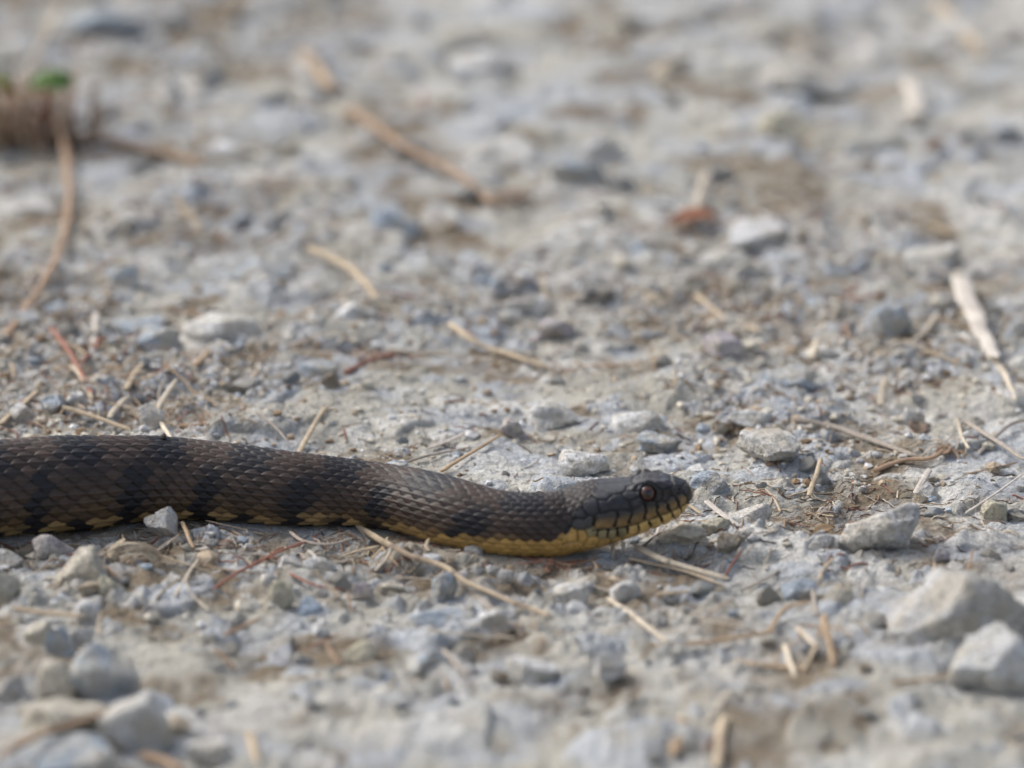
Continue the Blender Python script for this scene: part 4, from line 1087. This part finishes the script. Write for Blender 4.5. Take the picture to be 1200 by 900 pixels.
# ------------------------------------------------------------------ grit and chaff nobody could count
def scatter_rocks(name, N, sizes, area, label, seed, tones, dens=True, sub=1, mat=None):
    r = np.random.default_rng(seed)
    base = []
    for k in range(8):
        v, f = rock_shape(900 + k, sub, 9, .08, .2); base.append((v, f))
    nv, nf = len(base[0][0]), len(base[0][1])
    X = r.uniform(area[0], area[1], N * 3); Y = r.uniform(area[2], area[3], N * 3)
    if dens:
        keep = r.random(N * 3) < (0.12 + 0.88 * litter_mask(X, Y) ** 1.3) ; X, Y = X[keep], Y[keep]
    pxx, pyy = project(np.stack([X, Y, X * 0], 1))
    keep = (pxx > -60) & (pxx < 1260) & (pyy > -40) & (pyy < 940)
    dmn = np.full(len(X), 9.0)
    for (qx, qy), qr, qz in zip(PTH, PTR, PZ):
        if qz < 0.001: dmn = np.minimum(dmn, np.hypot(X - qx, Y - qy) / qr)
    keep &= dmn > 0.80
    X, Y = X[keep][:N], Y[keep][:N]; N = len(X)
    Z = ground_h(X, Y)
    sz = np.exp(r.normal(math.log(sizes[0]), sizes[1], N)); sz = np.clip(sz, sizes[0] * .4, sizes[0] * 3)
    V = np.zeros((N, nv, 3)); C = np.zeros((N, nv, 3)); Fc = np.zeros((N, nf, 3), int)
    tn = np.array([TONE[t] for t in tones]); ti = r.integers(len(tn), size=N)
    for k in range(8):
        ids = np.nonzero(np.arange(N) % 8 == k)[0]; v, f = base[k]
        a = r.uniform(0, 6.28, len(ids)); ca, sa = np.cos(a), np.sin(a)
        x = v[None, :, 0] * ca[:, None] - v[None, :, 1] * sa[:, None]; y = v[None, :, 0] * sa[:, None] + v[None, :, 1] * ca[:, None]
        el = r.uniform(.7, 1.3, len(ids))[:, None]
        V[ids, :, 0] = x * sz[ids, None] * el + X[ids, None]; V[ids, :, 1] = y * sz[ids, None] / el + Y[ids, None]
        V[ids, :, 2] = v[None, :, 2] * (sz[ids] * r.uniform(.5, .9, len(ids)))[:, None] + (Z[ids] + sz[ids] * .25)[:, None]
        Fc[ids] = f[None] + ids[:, None, None] * nv
        C[ids] = tn[ti[ids]][:, None, :] * r.uniform(.8, 1.2, (len(ids), 1, 1)) * r.uniform(.9, 1.1, (len(ids), nv, 1))
    me = new_mesh(name, V.reshape(-1, 3), Fc.reshape(-1, 3), np.clip(C.reshape(-1, 3), .02, .85), smooth=False)
    add(name, me, mat or M_CRUMB, label=label, kind='stuff')
scatter_rocks('grit', 7500, (0.00075, .45), (-.22, .22, -.13, .13), 'fine pale clay grit round the snake', 5, ['cream', 'pale', 'tan', 'cream', 'grey', 'brown'])
scatter_rocks('gravel', 1000, (0.0017, .42), (-.30, .30, -.28, .85), 'small loose gravel strewn over the track', 6, ['blue', 'pale', 'grey', 'cream', 'white', 'tan'], mat=M_STONE)
def scatter_fibres(name, N, area, seed, label):
    r = np.random.default_rng(seed); X = r.uniform(area[0], area[1], N * 4); Y = r.uniform(area[2], area[3], N * 4)
    keep = r.random(N * 4) < litter_mask(X, Y) ** 1.5 + .05; X, Y = X[keep], Y[keep]
    pxx, pyy = project(np.stack([X, Y, X * 0], 1)); keep = (pxx > -60) & (pxx < 1260) & (pyy > -40) & (pyy < 940)
    dmn = np.full(len(X), 9.0)
    for (qx, qy), qr, qz in zip(PTH, PTR, PZ): dmn = np.minimum(dmn, np.hypot(X - qx, Y - qy) / qr)
    keep &= dmn > 0.85
    X, Y = X[keep][:N], Y[keep][:N]; N = len(X)
    L_ = r.uniform(.002, .010, N); a = r.uniform(0, 6.28, N); rad = r.uniform(.00012, .00035, N)
    ns, sd_ = 5, 4
    V = np.zeros((N, ns, sd_, 3)); bend = r.normal(0, .25, N)
    for i in range(ns):
        t = i / (ns - 1) - .5
        cx = X + np.cos(a) * L_ * t - np.sin(a) * L_ * bend * (t * t); cy = Y + np.sin(a) * L_ * t + np.cos(a) * L_ * bend * (t * t)
        cz = ground_h(cx, cy) + rad * .8 + L_ * .12 * r.random(N) * (t + .5)
        for k in range(sd_):
            q = k / sd_ * 2 * math.pi
            V[:, i, k, 0] = cx - np.sin(a) * rad * math.cos(q); V[:, i, k, 1] = cy + np.cos(a) * rad * math.cos(q); V[:, i, k, 2] = cz + rad * math.sin(q)
    f = grid_faces(ns, sd_, True); Fc = (f[None] + (np.arange(N) * ns * sd_)[:, None, None]).reshape(-1, 4)
    tn = np.array([SCOL[t] for t in ('straw', 'brown', 'grey', 'red', 'pale', 'dark')])[r.integers(6, size=N)]
    C = np.repeat(tn * r.uniform(.7, 1.1, (N, 1)), ns * sd_, 0)
    add(name, new_mesh(name, V.reshape(-1, 3), Fc, C), M_STRAW, label=label, kind='stuff')
scatter_fibres('chaff', 6000, (-.24, .24, -.22, .30), 8, 'fine chaff and root fibres on the clay')
